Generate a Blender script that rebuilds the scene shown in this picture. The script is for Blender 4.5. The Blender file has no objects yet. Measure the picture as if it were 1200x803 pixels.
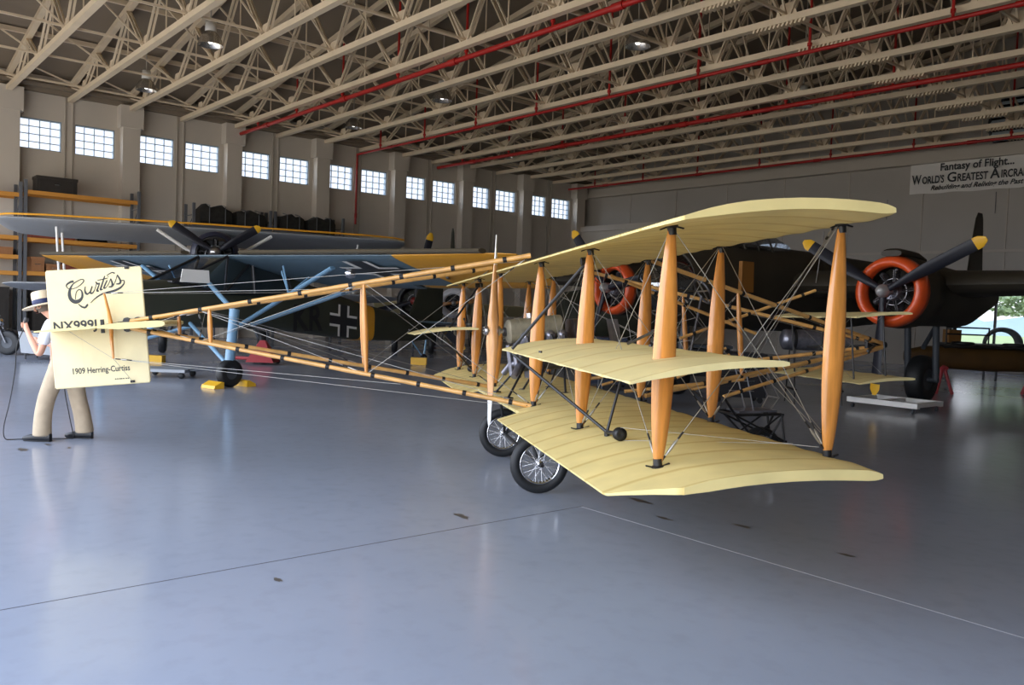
import bpy, math, random
from math import sin, cos, pi, radians, sqrt
from mathutils import Vector as V, Matrix
random.seed(7)
C = bpy.context.scene.collection
ORG = {}

# ---------------------------------------------------------------- helpers
def lin(c):
    return c/12.92 if c <= .04045 else ((c+.055)/1.055)**2.4
def srgb(r, g, b):
    return (lin(r/255), lin(g/255), lin(b/255), 1)

class MB:
    def __init__(s):
        s.v = []; s.f = []; s.m = []; s.uv = {}; s.sm = []
    def add(s, vs, fs, mi=0, smooth=False, uvs=None):
        b = len(s.v); s.v += [V(p) for p in vs]
        for f in fs:
            s.f.append([b+i for i in f]); s.m.append(mi); s.sm.append(smooth)
        if uvs:
            for i, u in enumerate(uvs): s.uv[b+i] = u
    def box(s, c, d, R=None, mi=0):
        c = V(c); R = R or Matrix.Identity(3)
        vs = [c + R @ V((d[0]*x/2, d[1]*y/2, d[2]*z/2)) for x in (-1, 1) for y in (-1, 1) for z in (-1, 1)]
        s.add(vs, [(0,1,3,2),(4,6,7,5),(0,4,5,1),(2,3,7,6),(0,2,6,4),(1,5,7,3)], mi)
    def lohi(s, lo, hi, mi=0):
        s.box([(a+b)/2 for a, b in zip(lo, hi)], [b-a for a, b in zip(lo, hi)], None, mi)
    def hexa(s, pts, mi=0):      # 8 pts : bottom 4 ccw, top 4 ccw
        s.add(pts, [(3,2,1,0),(4,5,6,7),(0,1,5,4),(1,2,6,5),(2,3,7,6),(3,0,4,7)], mi)
    def beam(s, p, q, w, h, up=(0,0,1), mi=0):
        p = V(p); q = V(q); d = (q-p); L = d.length; d.normalize()
        x = d.cross(V(up))
        if x.length < 1e-4: x = d.cross(V((1,0,0)))
        x.normalize(); z = x.cross(d)
        R = Matrix((x, d, z)).transposed()
        s.box((p+q)/2, (w, L, h), R, mi)
    def tube(s, pts, r, n=8, mi=0, cap=True, side=None, r2=None):
        pts = [V(p) for p in pts]; k = len(pts)
        rs = r if hasattr(r, '__len__') else [r]*k
        r2 = rs if r2 is None else (r2 if hasattr(r2, '__len__') else [r2]*k)
        t0 = (pts[1]-pts[0]).normalized()
        x = V(side) if side is not None else V((0,0,1))
        if abs(t0.dot(x.normalized())) > .98: x = V((1,0,0))
        vs = []
        for i, p in enumerate(pts):
            t = (pts[min(i+1,k-1)]-pts[max(i-1,0)]).normalized()
            x = (x - t*x.dot(t)).normalized(); y = t.cross(x)
            for j in range(n):
                a = 2*pi*j/n
                vs.append(p + x*(cos(a)*rs[i]) + y*(sin(a)*r2[i]))
        fs = [(i*n+j, i*n+(j+1)%n, (i+1)*n+(j+1)%n, (i+1)*n+j) for i in range(k-1) for j in range(n)]
        s.add(vs, fs, mi, True)
        if cap:
            b = len(s.v)-k*n
            s.f.append([b+j for j in reversed(range(n))]); s.m.append(mi); s.sm.append(False)
            s.f.append([b+(k-1)*n+j for j in range(n)]); s.m.append(mi); s.sm.append(False)
    def lathe(s, o, ax, prof, n=24, mi=0, smooth=True, closed=False):   # prof: (radius, along)
        o = V(o); ax = V(ax).normalized()
        x = ax.cross(V((0,0,1)))
        if x.length < 1e-3: x = ax.cross(V((1,0,0)))
        x.normalize(); y = ax.cross(x); k = len(prof)
        vs = [o + ax*a + (x*cos(2*pi*j/n)+y*sin(2*pi*j/n))*r for r, a in prof for j in range(n)]
        kk = k if closed else k-1
        fs = [(i*n+j, i*n+(j+1)%n, ((i+1)%k)*n+(j+1)%n, ((i+1)%k)*n+j) for i in range(kk) for j in range(n)]
        s.add(vs, fs, mi, smooth)
    def torus(s, o, ax, R, r, n=32, k=10, mi=0, rx=None):
        rx = rx or r
        s.lathe(o, ax, [(R+r*cos(2*pi*j/k), rx*sin(2*pi*j/k)) for j in range(k)], n, mi, True, True)
    def loft(s, secs, fr, n=20, ex=2.0, mi=0, cap=True):   # secs: (f, zc, hw, hh[, rc]) in a frame fr(f,r,u)
        vs = []
        for sc in secs:
            f, zc, hw, hh = sc[:4]; rc = sc[4] if len(sc) > 4 else 0
            for j in range(n):
                a = 2*pi*(j+.5)/n; ca, sa = cos(a), sin(a)
                vs.append(fr(f, rc+hw*math.copysign(abs(ca)**(2/ex), ca), zc+hh*math.copysign(abs(sa)**(2/ex), sa)))
        k = len(secs)
        s.add(vs, [(i*n+j, i*n+(j+1)%n, (i+1)*n+(j+1)%n, (i+1)*n+j) for i in range(k-1) for j in range(n)], mi, True)
        if cap:
            b = len(s.v)-k*n
            s.f.append([b+j for j in reversed(range(n))]); s.m.append(mi); s.sm.append(False)
            s.f.append([b+(k-1)*n+j for j in range(n)]); s.m.append(mi); s.sm.append(False)
    def plate(s, poly, th, mi=0):          # poly: ordered 3d pts, th: thickness vector
        n = len(poly); th = V(th); poly = [V(p) for p in poly]
        s.add([p-th/2 for p in poly]+[p+th/2 for p in poly],
              [tuple(reversed(range(n))), tuple(range(n, 2*n))]+[(i, (i+1) % n, n+(i+1) % n, n+i) for i in range(n)], mi)
    def grid(s, fn, nu, nv, mi=0, smooth=True, uvf=None, flip=False):
        vs = [fn(i/nu, j/nv) for i in range(nu+1) for j in range(nv+1)]
        uv = [uvf(i/nu, j/nv) for i in range(nu+1) for j in range(nv+1)] if uvf else None
        w = nv+1
        q = [(i*w+j, (i+1)*w+j, (i+1)*w+j+1, i*w+j+1) for i in range(nu) for j in range(nv)]
        if flip: q = [tuple(reversed(x)) for x in q]
        s.add(vs, q, mi, smooth, uv)
    def build(s, name, mat, parent=None, **tags):
        import bmesh
        me = bpy.data.meshes.new(name)
        mats = mat if isinstance(mat, (list, tuple)) else [mat]
        if parent is not None: o0 = ORG[parent.name]
        else:
            lo = [min(p[i] for p in s.v) for i in range(3)]; hi = [max(p[i] for p in s.v) for i in range(3)]
            o0 = V(((lo[0]+hi[0])/2, (lo[1]+hi[1])/2, lo[2]))
        me.from_pydata([p-o0 for p in s.v], [], s.f)
        for m in mats: me.materials.append(m)
        me.polygons.foreach_set('material_index', s.m)
        me.polygons.foreach_set('use_smooth', s.sm)
        if s.uv:
            l = me.uv_layers.new(name='UVMap')
            for lp in me.loops: l.data[lp.index].uv = s.uv.get(lp.vertex_index, (0, 0))
        me.update()
        bm = bmesh.new(); bm.from_mesh(me); bmesh.ops.recalc_face_normals(bm, faces=bm.faces); bm.to_mesh(me); bm.free()
        if any(s.sm) and not all(s.sm):
            try: me.set_sharp_from_angle(angle=radians(40))
            except Exception: pass
        o = bpy.data.objects.new(name, me); C.objects.link(o)
        if parent is not None:
            o.parent = parent
        else: o.location = o0
        ORG[o.name] = o0
        for k, v in tags.items(): o[k] = v
        return o

def thing(name, loc, label, cat, group=None):
    o = bpy.data.objects.new(name, None); C.objects.link(o); o.location = loc; ORG[o.name] = V(loc)
    o['label'] = label; o['category'] = cat
    if group: o['group'] = group
    return o
def dup(root, delta, label=None):
    def cp(o, par):
        c = o.copy(); C.objects.link(c)
        if par is not None: c.parent = par
        for ch in list(o.children): cp(ch, c)
        return c
    r = cp(root, None); r.location = root.location + V(delta)
    if label: r['label'] = label
    return r

# ---------------------------------------------------------------- materials
MATS = {}
def mat(name, col, rough=.6, metal=0, coat=0, noise=0, nscale=8, spec=.5, stretch=None, col2=None, bump=0, emit=None, trans=0):
    if name in MATS: return MATS[name]
    m = bpy.data.materials.new(name); m.use_nodes = True; nt = m.node_tree; N = nt.nodes; L = nt.links
    p = N['Principled BSDF']; p.inputs['Roughness'].default_value = rough; p.inputs['Metallic'].default_value = metal
    p.inputs['Coat Weight'].default_value = coat; p.inputs['Specular IOR Level'].default_value = spec
    p.inputs['Base Color'].default_value = col
    if noise or col2 or bump:
        tc = N.new('ShaderNodeTexCoord'); mp = N.new('ShaderNodeMapping'); nz = N.new('ShaderNodeTexNoise')
        if stretch: mp.inputs['Scale'].default_value = stretch
        L.new(tc.outputs['Object'], mp.inputs[0]); L.new(mp.outputs[0], nz.inputs['Vector'])
        nz.inputs['Scale'].default_value = nscale; nz.inputs['Detail'].default_value = 5
        rp = N.new('ShaderNodeValToRGB'); rp.color_ramp.elements[0].position = .35; rp.color_ramp.elements[1].position = .68
        c2 = col2 or tuple(x*(1-noise) for x in col[:3])+(1,)
        rp.color_ramp.elements[0].color = c2; rp.color_ramp.elements[1].color = col
        L.new(nz.outputs['Fac'], rp.inputs[0]); L.new(rp.outputs[0], p.inputs['Base Color'])
        if bump:
            b = N.new('ShaderNodeBump'); b.inputs['Strength'].default_value = bump; b.inputs['Distance'].default_value = .01
            L.new(nz.outputs['Fac'], b.inputs['Height']); L.new(b.outputs[0], p.inputs['Normal'])
    if emit:
        p.inputs['Emission Color'].default_value = emit[0]; p.inputs['Emission Strength'].default_value = emit[1]
    MATS[name] = m
    return m

def fabric_mat(name, col, rib, n, lo=.06):
    """varnished cotton over ribs: a slightly darker tape along every rib, faint mottling, some light through"""
    m = bpy.data.materials.new(name); m.use_nodes = True; nt = m.node_tree; N = nt.nodes; L = nt.links
    p = N['Principled BSDF']; p.inputs['Roughness'].default_value = .5; p.inputs['Specular IOR Level'].default_value = .35
    uv = N.new('ShaderNodeUVMap'); sx = N.new('ShaderNodeSeparateXYZ'); L.new(uv.outputs[0], sx.inputs[0])
    mu = N.new('ShaderNodeMath'); mu.operation = 'MULTIPLY'; mu.inputs[1].default_value = n; L.new(sx.outputs[0], mu.inputs[0])
    pp = N.new('ShaderNodeMath'); pp.operation = 'PINGPONG'; pp.inputs[1].default_value = .5; L.new(mu.outputs[0], pp.inputs[0])
    rp = N.new('ShaderNodeValToRGB'); e = rp.color_ramp.elements
    e[0].position = 0; e[0].color = rib; e[1].position = lo; e[1].color = (1, 1, 1, 1)
    L.new(pp.outputs[0], rp.inputs[0])
    tc = N.new('ShaderNodeTexCoord'); nz = N.new('ShaderNodeTexNoise'); nz.inputs['Scale'].default_value = 3.5; nz.inputs['Detail'].default_value = 6
    L.new(tc.outputs['Object'], nz.inputs['Vector'])
    r2 = N.new('ShaderNodeValToRGB'); r2.color_ramp.elements[0].position = .3; r2.color_ramp.elements[1].position = .75
    r2.color_ramp.elements[0].color = tuple(x*.84 for x in col[:3])+(1,); r2.color_ramp.elements[1].color = col
    L.new(nz.outputs['Fac'], r2.inputs[0])
    mx = N.new('ShaderNodeMix'); mx.data_type = 'RGBA'; mx.blend_type = 'MULTIPLY'; mx.inputs[0].default_value = 1
    L.new(r2.outputs[0], mx.inputs[6]); L.new(rp.outputs[0], mx.inputs[7]); L.new(mx.outputs[2], p.inputs['Base Color'])
    tr = N.new('ShaderNodeBsdfTranslucent'); L.new(mx.outputs[2], tr.inputs[0])
    ms = N.new('ShaderNodeMixShader'); ms.inputs[0].default_value = .22
    L.new(p.outputs[0], ms.inputs[1]); L.new(tr.outputs[0], ms.inputs[2]); L.new(ms.outputs[0], N['Material Output'].inputs[0])
    return m

M_fabric = fabric_mat('varnished_fabric', srgb(248, 229, 160), (.80, .72, .55, 1), 28, .10)
M_fabric2 = fabric_mat('aileron_fabric', srgb(250, 234, 172), (.84, .77, .62, 1), 7, .09)
M_rudder = fabric_mat('rudder_fabric', srgb(255, 242, 196), (.98, .97, .95, 1), 3, .03)
M_strut = mat('varnished_spruce', srgb(222, 148, 68), .32, coat=.5, noise=.28, nscale=6, stretch=(7, 7, .7))
M_bamboo = mat('bamboo', srgb(226, 172, 100), .35, coat=.3, noise=.25, nscale=9)
M_prop = mat('laminated_propeller_wood', srgb(222, 160, 98), .3, coat=.6, noise=.22, nscale=7, stretch=(9, 9, .8))
M_white = mat('white_paint', srgb(228, 226, 220), .4)
M_black = mat('black_steel', srgb(26, 26, 28), .42, spec=.5)
M_tape = mat('black_tape_binding', srgb(24, 22, 22), .6)
M_steel = mat('bright_steel', srgb(190, 190, 192), .28, metal=1)
M_cable = mat('steel_cable', srgb(176, 174, 168), .4, metal=.8)
M_chrome = mat('chrome', srgb(225, 225, 228), .12, metal=1)
M_rubber = mat('black_rubber', srgb(30, 31, 33), .55, noise=.2, nscale=20)
M_tank = mat('dull_tinned_brass', srgb(150, 143, 122), .42, metal=.35, noise=.35, nscale=9)
M_iron = mat('engine_iron', srgb(92, 90, 92), .42, metal=.7, noise=.5, nscale=14)
M_alu = mat('cast_aluminium', srgb(150, 150, 160), .35, metal=.8, noise=.3, nscale=15)
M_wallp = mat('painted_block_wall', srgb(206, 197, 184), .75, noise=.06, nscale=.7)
M_wallb = mat('end_wall_shaded', srgb(178, 172, 163), .75, noise=.06, nscale=.6)  # greyer wall paint, also darkened for the weaker light at the far end
M_pil = mat('painted_pilaster', srgb(208, 199, 186), .75, noise=.05, nscale=.8)
M_trim = mat('painted_conduit', srgb(186, 178, 166), .6)
M_deck = mat('roof_deck', srgb(140, 127, 110), .85, noise=.12, nscale=.5)
M_truss = mat('cream_steel_paint', srgb(226, 208, 180), .5, noise=.08, nscale=2)
M_red = mat('red_sprinkler_paint', srgb(168, 28, 22), .45)
M_letter = mat('dark_lettering', srgb(44, 46, 48), .6)
M_glint = mat('spun_aluminium', srgb(205, 200, 192), .25, metal=.9)
M_frame = mat('window_frame_paint', srgb(128, 146, 160), .5)
M_orange = mat('orange_cowl_paint', srgb(226, 86, 34), .38, coat=.3, noise=.12, nscale=4)
M_navy = mat('dark_blue_black_blade', srgb(30, 31, 40), .5)
M_yellow = mat('yellow_paint', srgb(232, 178, 40), .45)
M_olive = mat('olive_drab', srgb(58, 52, 40), .6, noise=.2, nscale=1.4)
M_dgreen = mat('dark_camouflage_green', srgb(62, 64, 50), .6, noise=.25, nscale=1.1)
M_bluegrey = mat('pale_blue_underside', srgb(92, 114, 128), .45, noise=.06, nscale=2)
M_blue = mat('light_blue_strut', srgb(122, 160, 188), .35)
M_grey = mat('light_grey_wing', srgb(160, 164, 168), .45, noise=.06, nscale=2)
M_darkgrey = mat('dark_grey_paint', srgb(66, 70, 76), .5, noise=.1)
M_wing_yel = mat('yellow_wingtip', srgb(226, 160, 40), .45, noise=.05)
M_whitecowl = mat('white_cowl', srgb(235, 236, 244), .35)
M_cream = mat('cream_wing', srgb(206, 192, 140), .5)
M_rack = mat('orange_rack_beam', srgb(206, 142, 60), .5)
M_post = mat('grey_rack_post', srgb(96, 98, 102), .5)
M_card = mat('cardboard', srgb(160, 110, 70), .8, noise=.1)
M_redcrate = mat('red_brown_crate', srgb(134, 66, 46), .7, noise=.15)
M_trunk = mat('dark_trunk', srgb(46, 40, 34), .6, noise=.3)
M_skin = mat('skin', srgb(214, 160, 132), .5)
M_khaki = mat('khaki_trousers', srgb(186, 166, 138), .8, noise=.12, nscale=10, bump=.3)
M_shirt = mat('white_shirt', srgb(236, 236, 240), .75)
M_straw = mat('straw_hat', srgb(236, 216, 180), .7, noise=.08, nscale=60)
M_navyband = mat('navy_hat_band', srgb(34, 44, 84), .6)
M_shoe = mat('black_leather', srgb(22, 22, 24), .35)
M_hair = mat('grey_hair', srgb(110, 96, 84), .8)
M_redstand = mat('dusty_red_paint', srgb(170, 58, 62), .5)
M_wood = mat('raw_timber', srgb(176, 128, 70), .7, noise=.15)
M_bluecloth = mat('blue_rag', srgb(50, 66, 140), .8)
M_foliage = mat('tree_foliage', srgb(150, 166, 128), .85, noise=.35, nscale=3)
M_bark = mat('bark', srgb(90, 74, 58), .9)
M_grass = mat('grass_field', srgb(150, 160, 104), .9, noise=.2, nscale=.5)
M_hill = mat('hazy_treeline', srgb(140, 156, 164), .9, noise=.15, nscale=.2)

def glass_mat(name, tint=(1, 1, 1, 1), k=.12):
    m = bpy.data.materials.new(name); m.use_nodes = True; N = m.node_tree.nodes; L = m.node_tree.links
    N.remove(N['Principled BSDF'])
    t = N.new('ShaderNodeBsdfTransparent'); t.inputs[0].default_value = tint
    g = N.new('ShaderNodeBsdfGlossy'); g.inputs['Roughness'].default_value = .05
    x = N.new('ShaderNodeMixShader'); x.inputs[0].default_value = k
    L.new(t.outputs[0], x.inputs[1]); L.new(g.outputs[0], x.inputs[2]); L.new(x.outputs[0], N['Material Output'].inputs[0])
    return m
M_glass = glass_mat('wired_window_glass', (.94, .96, .98, 1), .05)
M_canopy = glass_mat('cabin_glass', (.55, .6, .66, 1), .22)

def floor_mat():
    m = bpy.data.materials.new('polished_epoxy_floor'); m.use_nodes = True; N = m.node_tree.nodes; L = m.node_tree.links
    p = N['Principled BSDF']
    tc = N.new('ShaderNodeTexCoord')
    n1 = N.new('ShaderNodeTexNoise'); n1.inputs['Scale'].default_value = .35; n1.inputs['Detail'].default_value = 8; n1.inputs['Roughness'].default_value = .6
    n2 = N.new('ShaderNodeTexNoise'); n2.inputs['Scale'].default_value = 7; n2.inputs['Detail'].default_value = 6
    for n in (n1, n2): L.new(tc.outputs['Object'], n.inputs['Vector'])
    r = N.new('ShaderNodeValToRGB'); e = r.color_ramp.elements
    e[0].position = .3; e[0].color = srgb(152, 158, 170); e[1].position = .7; e[1].color = srgb(162, 168, 181)
    L.new(n1.outputs['Fac'], r.inputs[0])
    r2 = N.new('ShaderNodeValToRGB'); f = r2.color_ramp.elements
    f[0].position = .28; f[0].color = (.94, .935, .93, 1); f[1].position = .5; f[1].color = (1, 1, 1, 1)
    L.new(n2.outputs['Fac'], r2.inputs[0])
    x = N.new('ShaderNodeMix'); x.data_type = 'RGBA'; x.blend_type = 'MULTIPLY'; x.inputs[0].default_value = 1
    L.new(r.outputs[0], x.inputs[6]); L.new(r2.outputs[0], x.inputs[7]); L.new(x.outputs[2], p.inputs['Base Color'])
    q = N.new('ShaderNodeMapRange'); q.inputs['To Min'].default_value = .15; q.inputs['To Max'].default_value = .21
    L.new(n1.outputs['Fac'], q.inputs[0]); L.new(q.outputs[0], p.inputs['Roughness'])
    b = N.new('ShaderNodeBump'); b.inputs['Strength'].default_value = .02; b.inputs['Distance'].default_value = .01
    L.new(n2.outputs['Fac'], b.inputs['Height']); L.new(b.outputs[0], p.inputs['Normal'])
    p.inputs['Specular IOR Level'].default_value = .4
    return m
M_floor = floor_mat()

# ---------------------------------------------------------------- text
def text_mesh(s, body, size, org, ex, ey, sx=1, shear=0, bold=0):
    """flat lettering: glyph outlines filled, laid on the plane org + ex*x + ey*y"""
    cu = bpy.data.curves.new('t', 'FONT'); cu.body = body; cu.size = size; cu.shear = shear; cu.offset = bold; cu.resolution_u = 3
    ob = bpy.data.objects.new('t', cu); C.objects.link(ob)
    bpy.context.view_layer.update()
    me = bpy.data.meshes.new_from_object(ob.evaluated_get(bpy.context.evaluated_depsgraph_get()))
    org = V(org); ex = V(ex); ey = V(ey)
    s.add([org+ex*(v.co.x*sx)+ey*v.co.y for v in me.vertices], [tuple(p.vertices) for p in me.polygons])
    w = max(v.co.x for v in me.vertices)*sx
    bpy.data.objects.remove(ob); bpy.data.curves.remove(cu); bpy.data.meshes.remove(me)
    return w
def ribbon(s, pts, fn):      # pts (x,y,w) in a flat drawing, fn maps (x,y)->3d ; smoothed with Catmull-Rom
    q = []
    for i in range(len(pts)-1):
        p0, p1, p2, p3 = pts[max(i-1, 0)], pts[i], pts[i+1], pts[min(i+2, len(pts)-1)]
        for k in range(5):
            t = k/5
            q.append(tuple(.5*((2*b)+(-a+c)*t+(2*a-5*b+4*c-d)*t*t+(-a+3*b-3*c+d)*t**3) for a, b, c, d in zip(p0, p1, p2, p3)))
    q.append(pts[-1]); vs = []
    for i, p in enumerate(q):
        a = q[max(i-1, 0)]; b = q[min(i+1, len(q)-1)]
        dx, dy = b[0]-a[0], b[1]-a[1]; l = max(1e-6, sqrt(dx*dx+dy*dy)); w = max(p[2], 2)/2
        vs += [fn(p[0]-dy/l*w, p[1]+dx/l*w), fn(p[0]+dy/l*w, p[1]-dx/l*w)]
    s.add(vs, [(2*i, 2*i+1, 2*i+3, 2*i+2) for i in range(len(q)-1)])

# ---------------------------------------------------------------- camera
CAMH = 1.78
yaw, pit, rol = radians(49.786), radians(-2.563), radians(2.193)
def camrot():
    B = Matrix(((1,0,0),(0,0,-1),(0,1,0)))
    return Matrix.Rotation(yaw, 3, 'Z') @ B @ Matrix.Rotation(pit, 3, 'X') @ Matrix.Rotation(rol, 3, 'Z')
cam = bpy.data.cameras.new('camera'); co = bpy.data.objects.new('camera', cam); C.objects.link(co)
cam.sensor_width = 36; cam.lens = 36*972/1200; cam.clip_end = 500
co.matrix_world = Matrix.Translation((0, 0, CAMH)) @ camrot().to_4x4()
bpy.context.scene.camera = co
CR = V((cos(yaw), sin(yaw), 0)); CF = V((-sin(yaw), cos(yaw), 0))
def plan(lat, d, z=0): return CR*lat + CF*d + V((0, 0, z))

def frame(o, f):
    o = V(o); f = V((f[0], f[1], 0)).normalized(); r = V((f.y, -f.x, 0))
    return lambda a, b, u: o + f*a + r*b + V((0, 0, u))

# ================================================================ ROOM
XL, XR, YF, YB = -34.0, 18.0, -1.6, 33.8
def ST(mb, name, m, label=None, parent=None):
    o = mb.build(name, m, parent)
    if parent is None: o['kind'] = 'structure'
    if label: o['label'] = label
    return o
b = MB(); b.lohi((XL-.3, YF, -.25), (XR+.3, YB+.3, 0)); ST(b, 'floor', M_floor, 'polished blue-grey epoxy hangar floor')
M_joint = mat('floor_saw_cut', srgb(78, 76, 80), .7)
b = MB(); b.lohi((-5.204, YF, -.01), (-5.196, 5.3, .0012)); ST(b, 'trim_1', M_joint, 'dark saw-cut joint running across the floor towards the back wall')
b = MB(); b.lohi((-5.19, 5.272, -.01), (XR, 5.279, .0012)); ST(b, 'trim_2', mat('floor_joint_filler', srgb(172, 172, 178), .6), 'pale filled floor joint running parallel to the doors')
# stains on the floor : irregular thin flat patches
M_stain = mat('oil_stain', srgb(92, 86, 80), .4)
b = MB()
for (x, y, s) in ((-5.5,4.16,.13),(-3.98,5.97,.1),(-3.05,5.95,.08),(-5.06,5.92,.14),(-4.84,2.24,.05),(-10.3,1.75,.13),(-10.5,2.05,.08),(-10.2,2.2,.06),(-4.5,5.6,.09)):
    n = 14; ph = [s*.72*(.45+.7*random.random()) for _ in range(n)]
    b.add([(x+ph[i]*1.6*cos(2*pi*i/n), y+ph[i]*.6*sin(2*pi*i/n), .001) for i in range(n)], [tuple(range(n))])
o = b.build('oil_stain', M_stain); o['kind'] = 'stuff'; o['label'] = 'small dark oil stains spotting the hangar floor'; o['category'] = 'stain'

wins = []
for k in range(7):
    y0 = 34*(.1575+.117*k)
    wins += [(y0+.221, y0+1.58), (y0+2.023, y0+3.383)]
wz0, wz1 = 6.71, 7.80
b = MB(); prev = YF
for a, c in wins:
    b.lohi((XL-.3, prev, wz0), (XL, a, wz1)); prev = c
b.lohi((XL-.3, prev, wz0), (XL, YB+.3, wz1))
b.lohi((XL-.3, YF, 0), (XL, YB+.3, wz0)); b.lohi((XL-.3, YF, wz1), (XL, YB+.3, 10.0))
ST(b, 'wall_left', M_wallp, 'tall warm grey side wall with high windows')
for i, (a, c) in enumerate(wins):
    f = MB(); x0, x1 = XL-.2, XL-.12
    t = .032
    f.lohi((x0-.04, a, wz0), (x1+.06, a+t, wz1)); f.lohi((x0-.04, c-t, wz0), (x1+.06, c, wz1))
    f.lohi((x0-.04, a+t, wz0), (x1+.06, c-t, wz0+t)); f.lohi((x0-.04, a+t, wz1-t), (x1+.06, c-t, wz1))
    for q in (1, 2, 3):
        yy = a+(c-a)*q/4; zz = wz0+(wz1-wz0)*q/4
        f.lohi((x0, yy-.011, wz0+t), (x1, yy+.011, wz1-t)); f.lohi((x0+.005, a+t, zz-.011), (x1-.005, c-t, zz+.011))
    w = ST(f, 'window_%d' % (i+1), M_frame, 'steel sixteen-pane window, %s along the side wall counted from the trunk' % ('first second third fourth fifth sixth seventh eighth ninth tenth eleventh twelfth thirteenth fourteenth'.split()[i]))
    g = MB(); g.lohi((x0+.03, a+t, wz0+t), (x0+.036, c-t, wz1-t)); g.build('pane', M_glass, w)
for k in range(-2, 8):
    y0 = 34*(.1575+.117*k)
    yp = y0-.117*34+3.55
    b = MB(); b.lohi((XL, yp, 0), (XL+.45, yp+.62, 7.9)); b.lohi((XL, yp-.1, 7.9), (XL+.5, yp+.72, 8.72))
    ST(b, 'trim_%d' % (10+k), M_pil, 'painted block pilaster standing against the side wall')
    if 0 <= k < 7:
        b = MB(); yc = y0+1.8
        b.lohi((XL, yc-.13, 0), (XL+.06, yc-.1, 8.7)); b.lohi((XL, yc+.12, 0), (XL+.06, yc+.15, 8.7))
        ST(b, 'trim_%d' % (30+k), M_trim, 'thin vertical conduits between a pair of high windows')
# back wall with the open doorway
def zr(x): return 8.95+(x-XL)*.148 if x < -8 else 8.95+(-8-XL)*.148-(x+8)*.148
D0, D1, DZ = -13.55, -10.9, 3.25
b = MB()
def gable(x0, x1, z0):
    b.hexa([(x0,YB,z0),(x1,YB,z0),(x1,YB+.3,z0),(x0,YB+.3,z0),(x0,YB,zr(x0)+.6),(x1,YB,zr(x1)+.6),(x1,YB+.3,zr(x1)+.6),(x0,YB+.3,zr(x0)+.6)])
gable(XL, D0, 0); gable(D0, D1, DZ); gable(D1, -8, 0); gable(-8, XR, 0); b.lohi((D0, YB, 0), (D1, YB+.3, .85))  # infill below the opening is added to cut the glow on the floor
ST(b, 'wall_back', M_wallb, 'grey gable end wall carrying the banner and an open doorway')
b = MB(); b.lohi((XR, YF, 0), (XR+.3, YB+.3, 10)); ST(b, 'wall_right', M_wallp)
b = MB(); b.lohi((XL, YB-.7, 6.05), (-25.8, YB, 6.35)); b.lohi((XL, YB-.62, 0), (-26, YB, 6.05)); ST(b, 'trim_20', M_wallp, 'boxed-in lower wall with a dark ledge in the far corner')
b = MB(); b.lohi((XL, YB-.35, 7.98), (XR, YB, 8.12)); b.lohi((XL, YB-.12, 8.12), (XR, YB, 8.5)); ST(b, 'trim_21', M_trim, 'steel ledge running along the top of the end wall')
b = MB(); b.lohi((-26, YB-.06, 4.45), (XR, YB, 4.55)); ST(b, 'trim_22', M_trim, 'thin horizontal rail along the end wall')
b = MB()
for x in (-30.5, -27.4, -24.3, -21.2, -18.1, -15.0, -11.9, -8.8, -5.7): b.lohi((x-.02, YB-.03, 0 if not D0 < x < D1 else DZ+.1), (x+.02, YB, 7.98))
ST(b, 'trim_23', M_trim, 'thin vertical panel joints on the end wall')
b = MB(); b.lohi((D0-.15, YB-.12, .85), (D0, YB+.35, DZ)); b.lohi((D1, YB-.12, .85), (D1+.15, YB+.35, DZ)); b.lohi((D0-.15, YB-.12, .75), (D1+.15, YB+.35, .85)); b.lohi((-12.16, YB+.1, .85), (-12.08, YB+.18, DZ)); b.lohi((D0-.15, YB-.12, DZ), (D1+.15, YB+.35, DZ+.12))
ST(b, 'door_1', mat('dark_door_frame', srgb(60, 60, 62), .5), 'open doorway at the far end, lower part closed off against floor glow, framed in dark steel')
b = MB()
b.hexa([(XL,YF-.3,6.0),(XR,YF-.3,6.0),(XR,YF,6.0),(XL,YF,6.0),(XL,YF-.3,9.8),(XR,YF-.3,9.8),(XR,YF,9.8),(XL,YF,9.8)]); b.hexa([(XL,YF-.3,9.8),(-8,YF-.3,9.8),(-8,YF,9.8),(XL,YF,9.8),(XL,YF-.3,zr(XL)+.5),(-8,YF-.3,zr(-8)+.5),(-8,YF,zr(-8)+.5),(XL,YF,zr(XL)+.5)]); b.hexa([(-8,YF-.3,9.8),(XR,YF-.3,9.8),(XR,YF,9.8),(-8,YF,9.8),(-8,YF-.3,zr(-8)+.5),(XR,YF-.3,zr(XR)+.5),(XR,YF,zr(XR)+.5),(-8,YF,zr(-8)+.5)])
b.lohi((3.0,YF-.3,0),(XR,YF,6.0))
ST(b, 'wall_front', M_wallp, 'front gable above the wide open hangar door')
# ceiling deck
b = MB()
for x0, x1 in ((XL-.3, -8), (-8, XR+.3)):
    z0, z1 = zr(max(x0, XL)), zr(min(x1, XR)); z0 += .35; z1 += .35
    b.hexa([(x0,YF,z0),(x1,YF,z1),(x1,YB+.3,z1),(x0,YB+.3,z0),(x0,YF,z0+.2),(x1,YF,z1+.2),(x1,YB+.3,z1+.2),(x0,YB+.3,z0+.2)])
ST(b, 'ceiling', M_deck, 'brown metal roof deck above the trusses')
NODES = [-32+3.5*j for j in range(14)]
b = MB(); b.lohi((XL, YF, 8.72), (XL+.22, YB, 8.98)); b.lohi((XL+.22, YF, 8.86), (XL+.5, YB, 8.98)); ST(b, 'trim_25', M_deck, 'dark eave beam along the top of the side wall')
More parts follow.
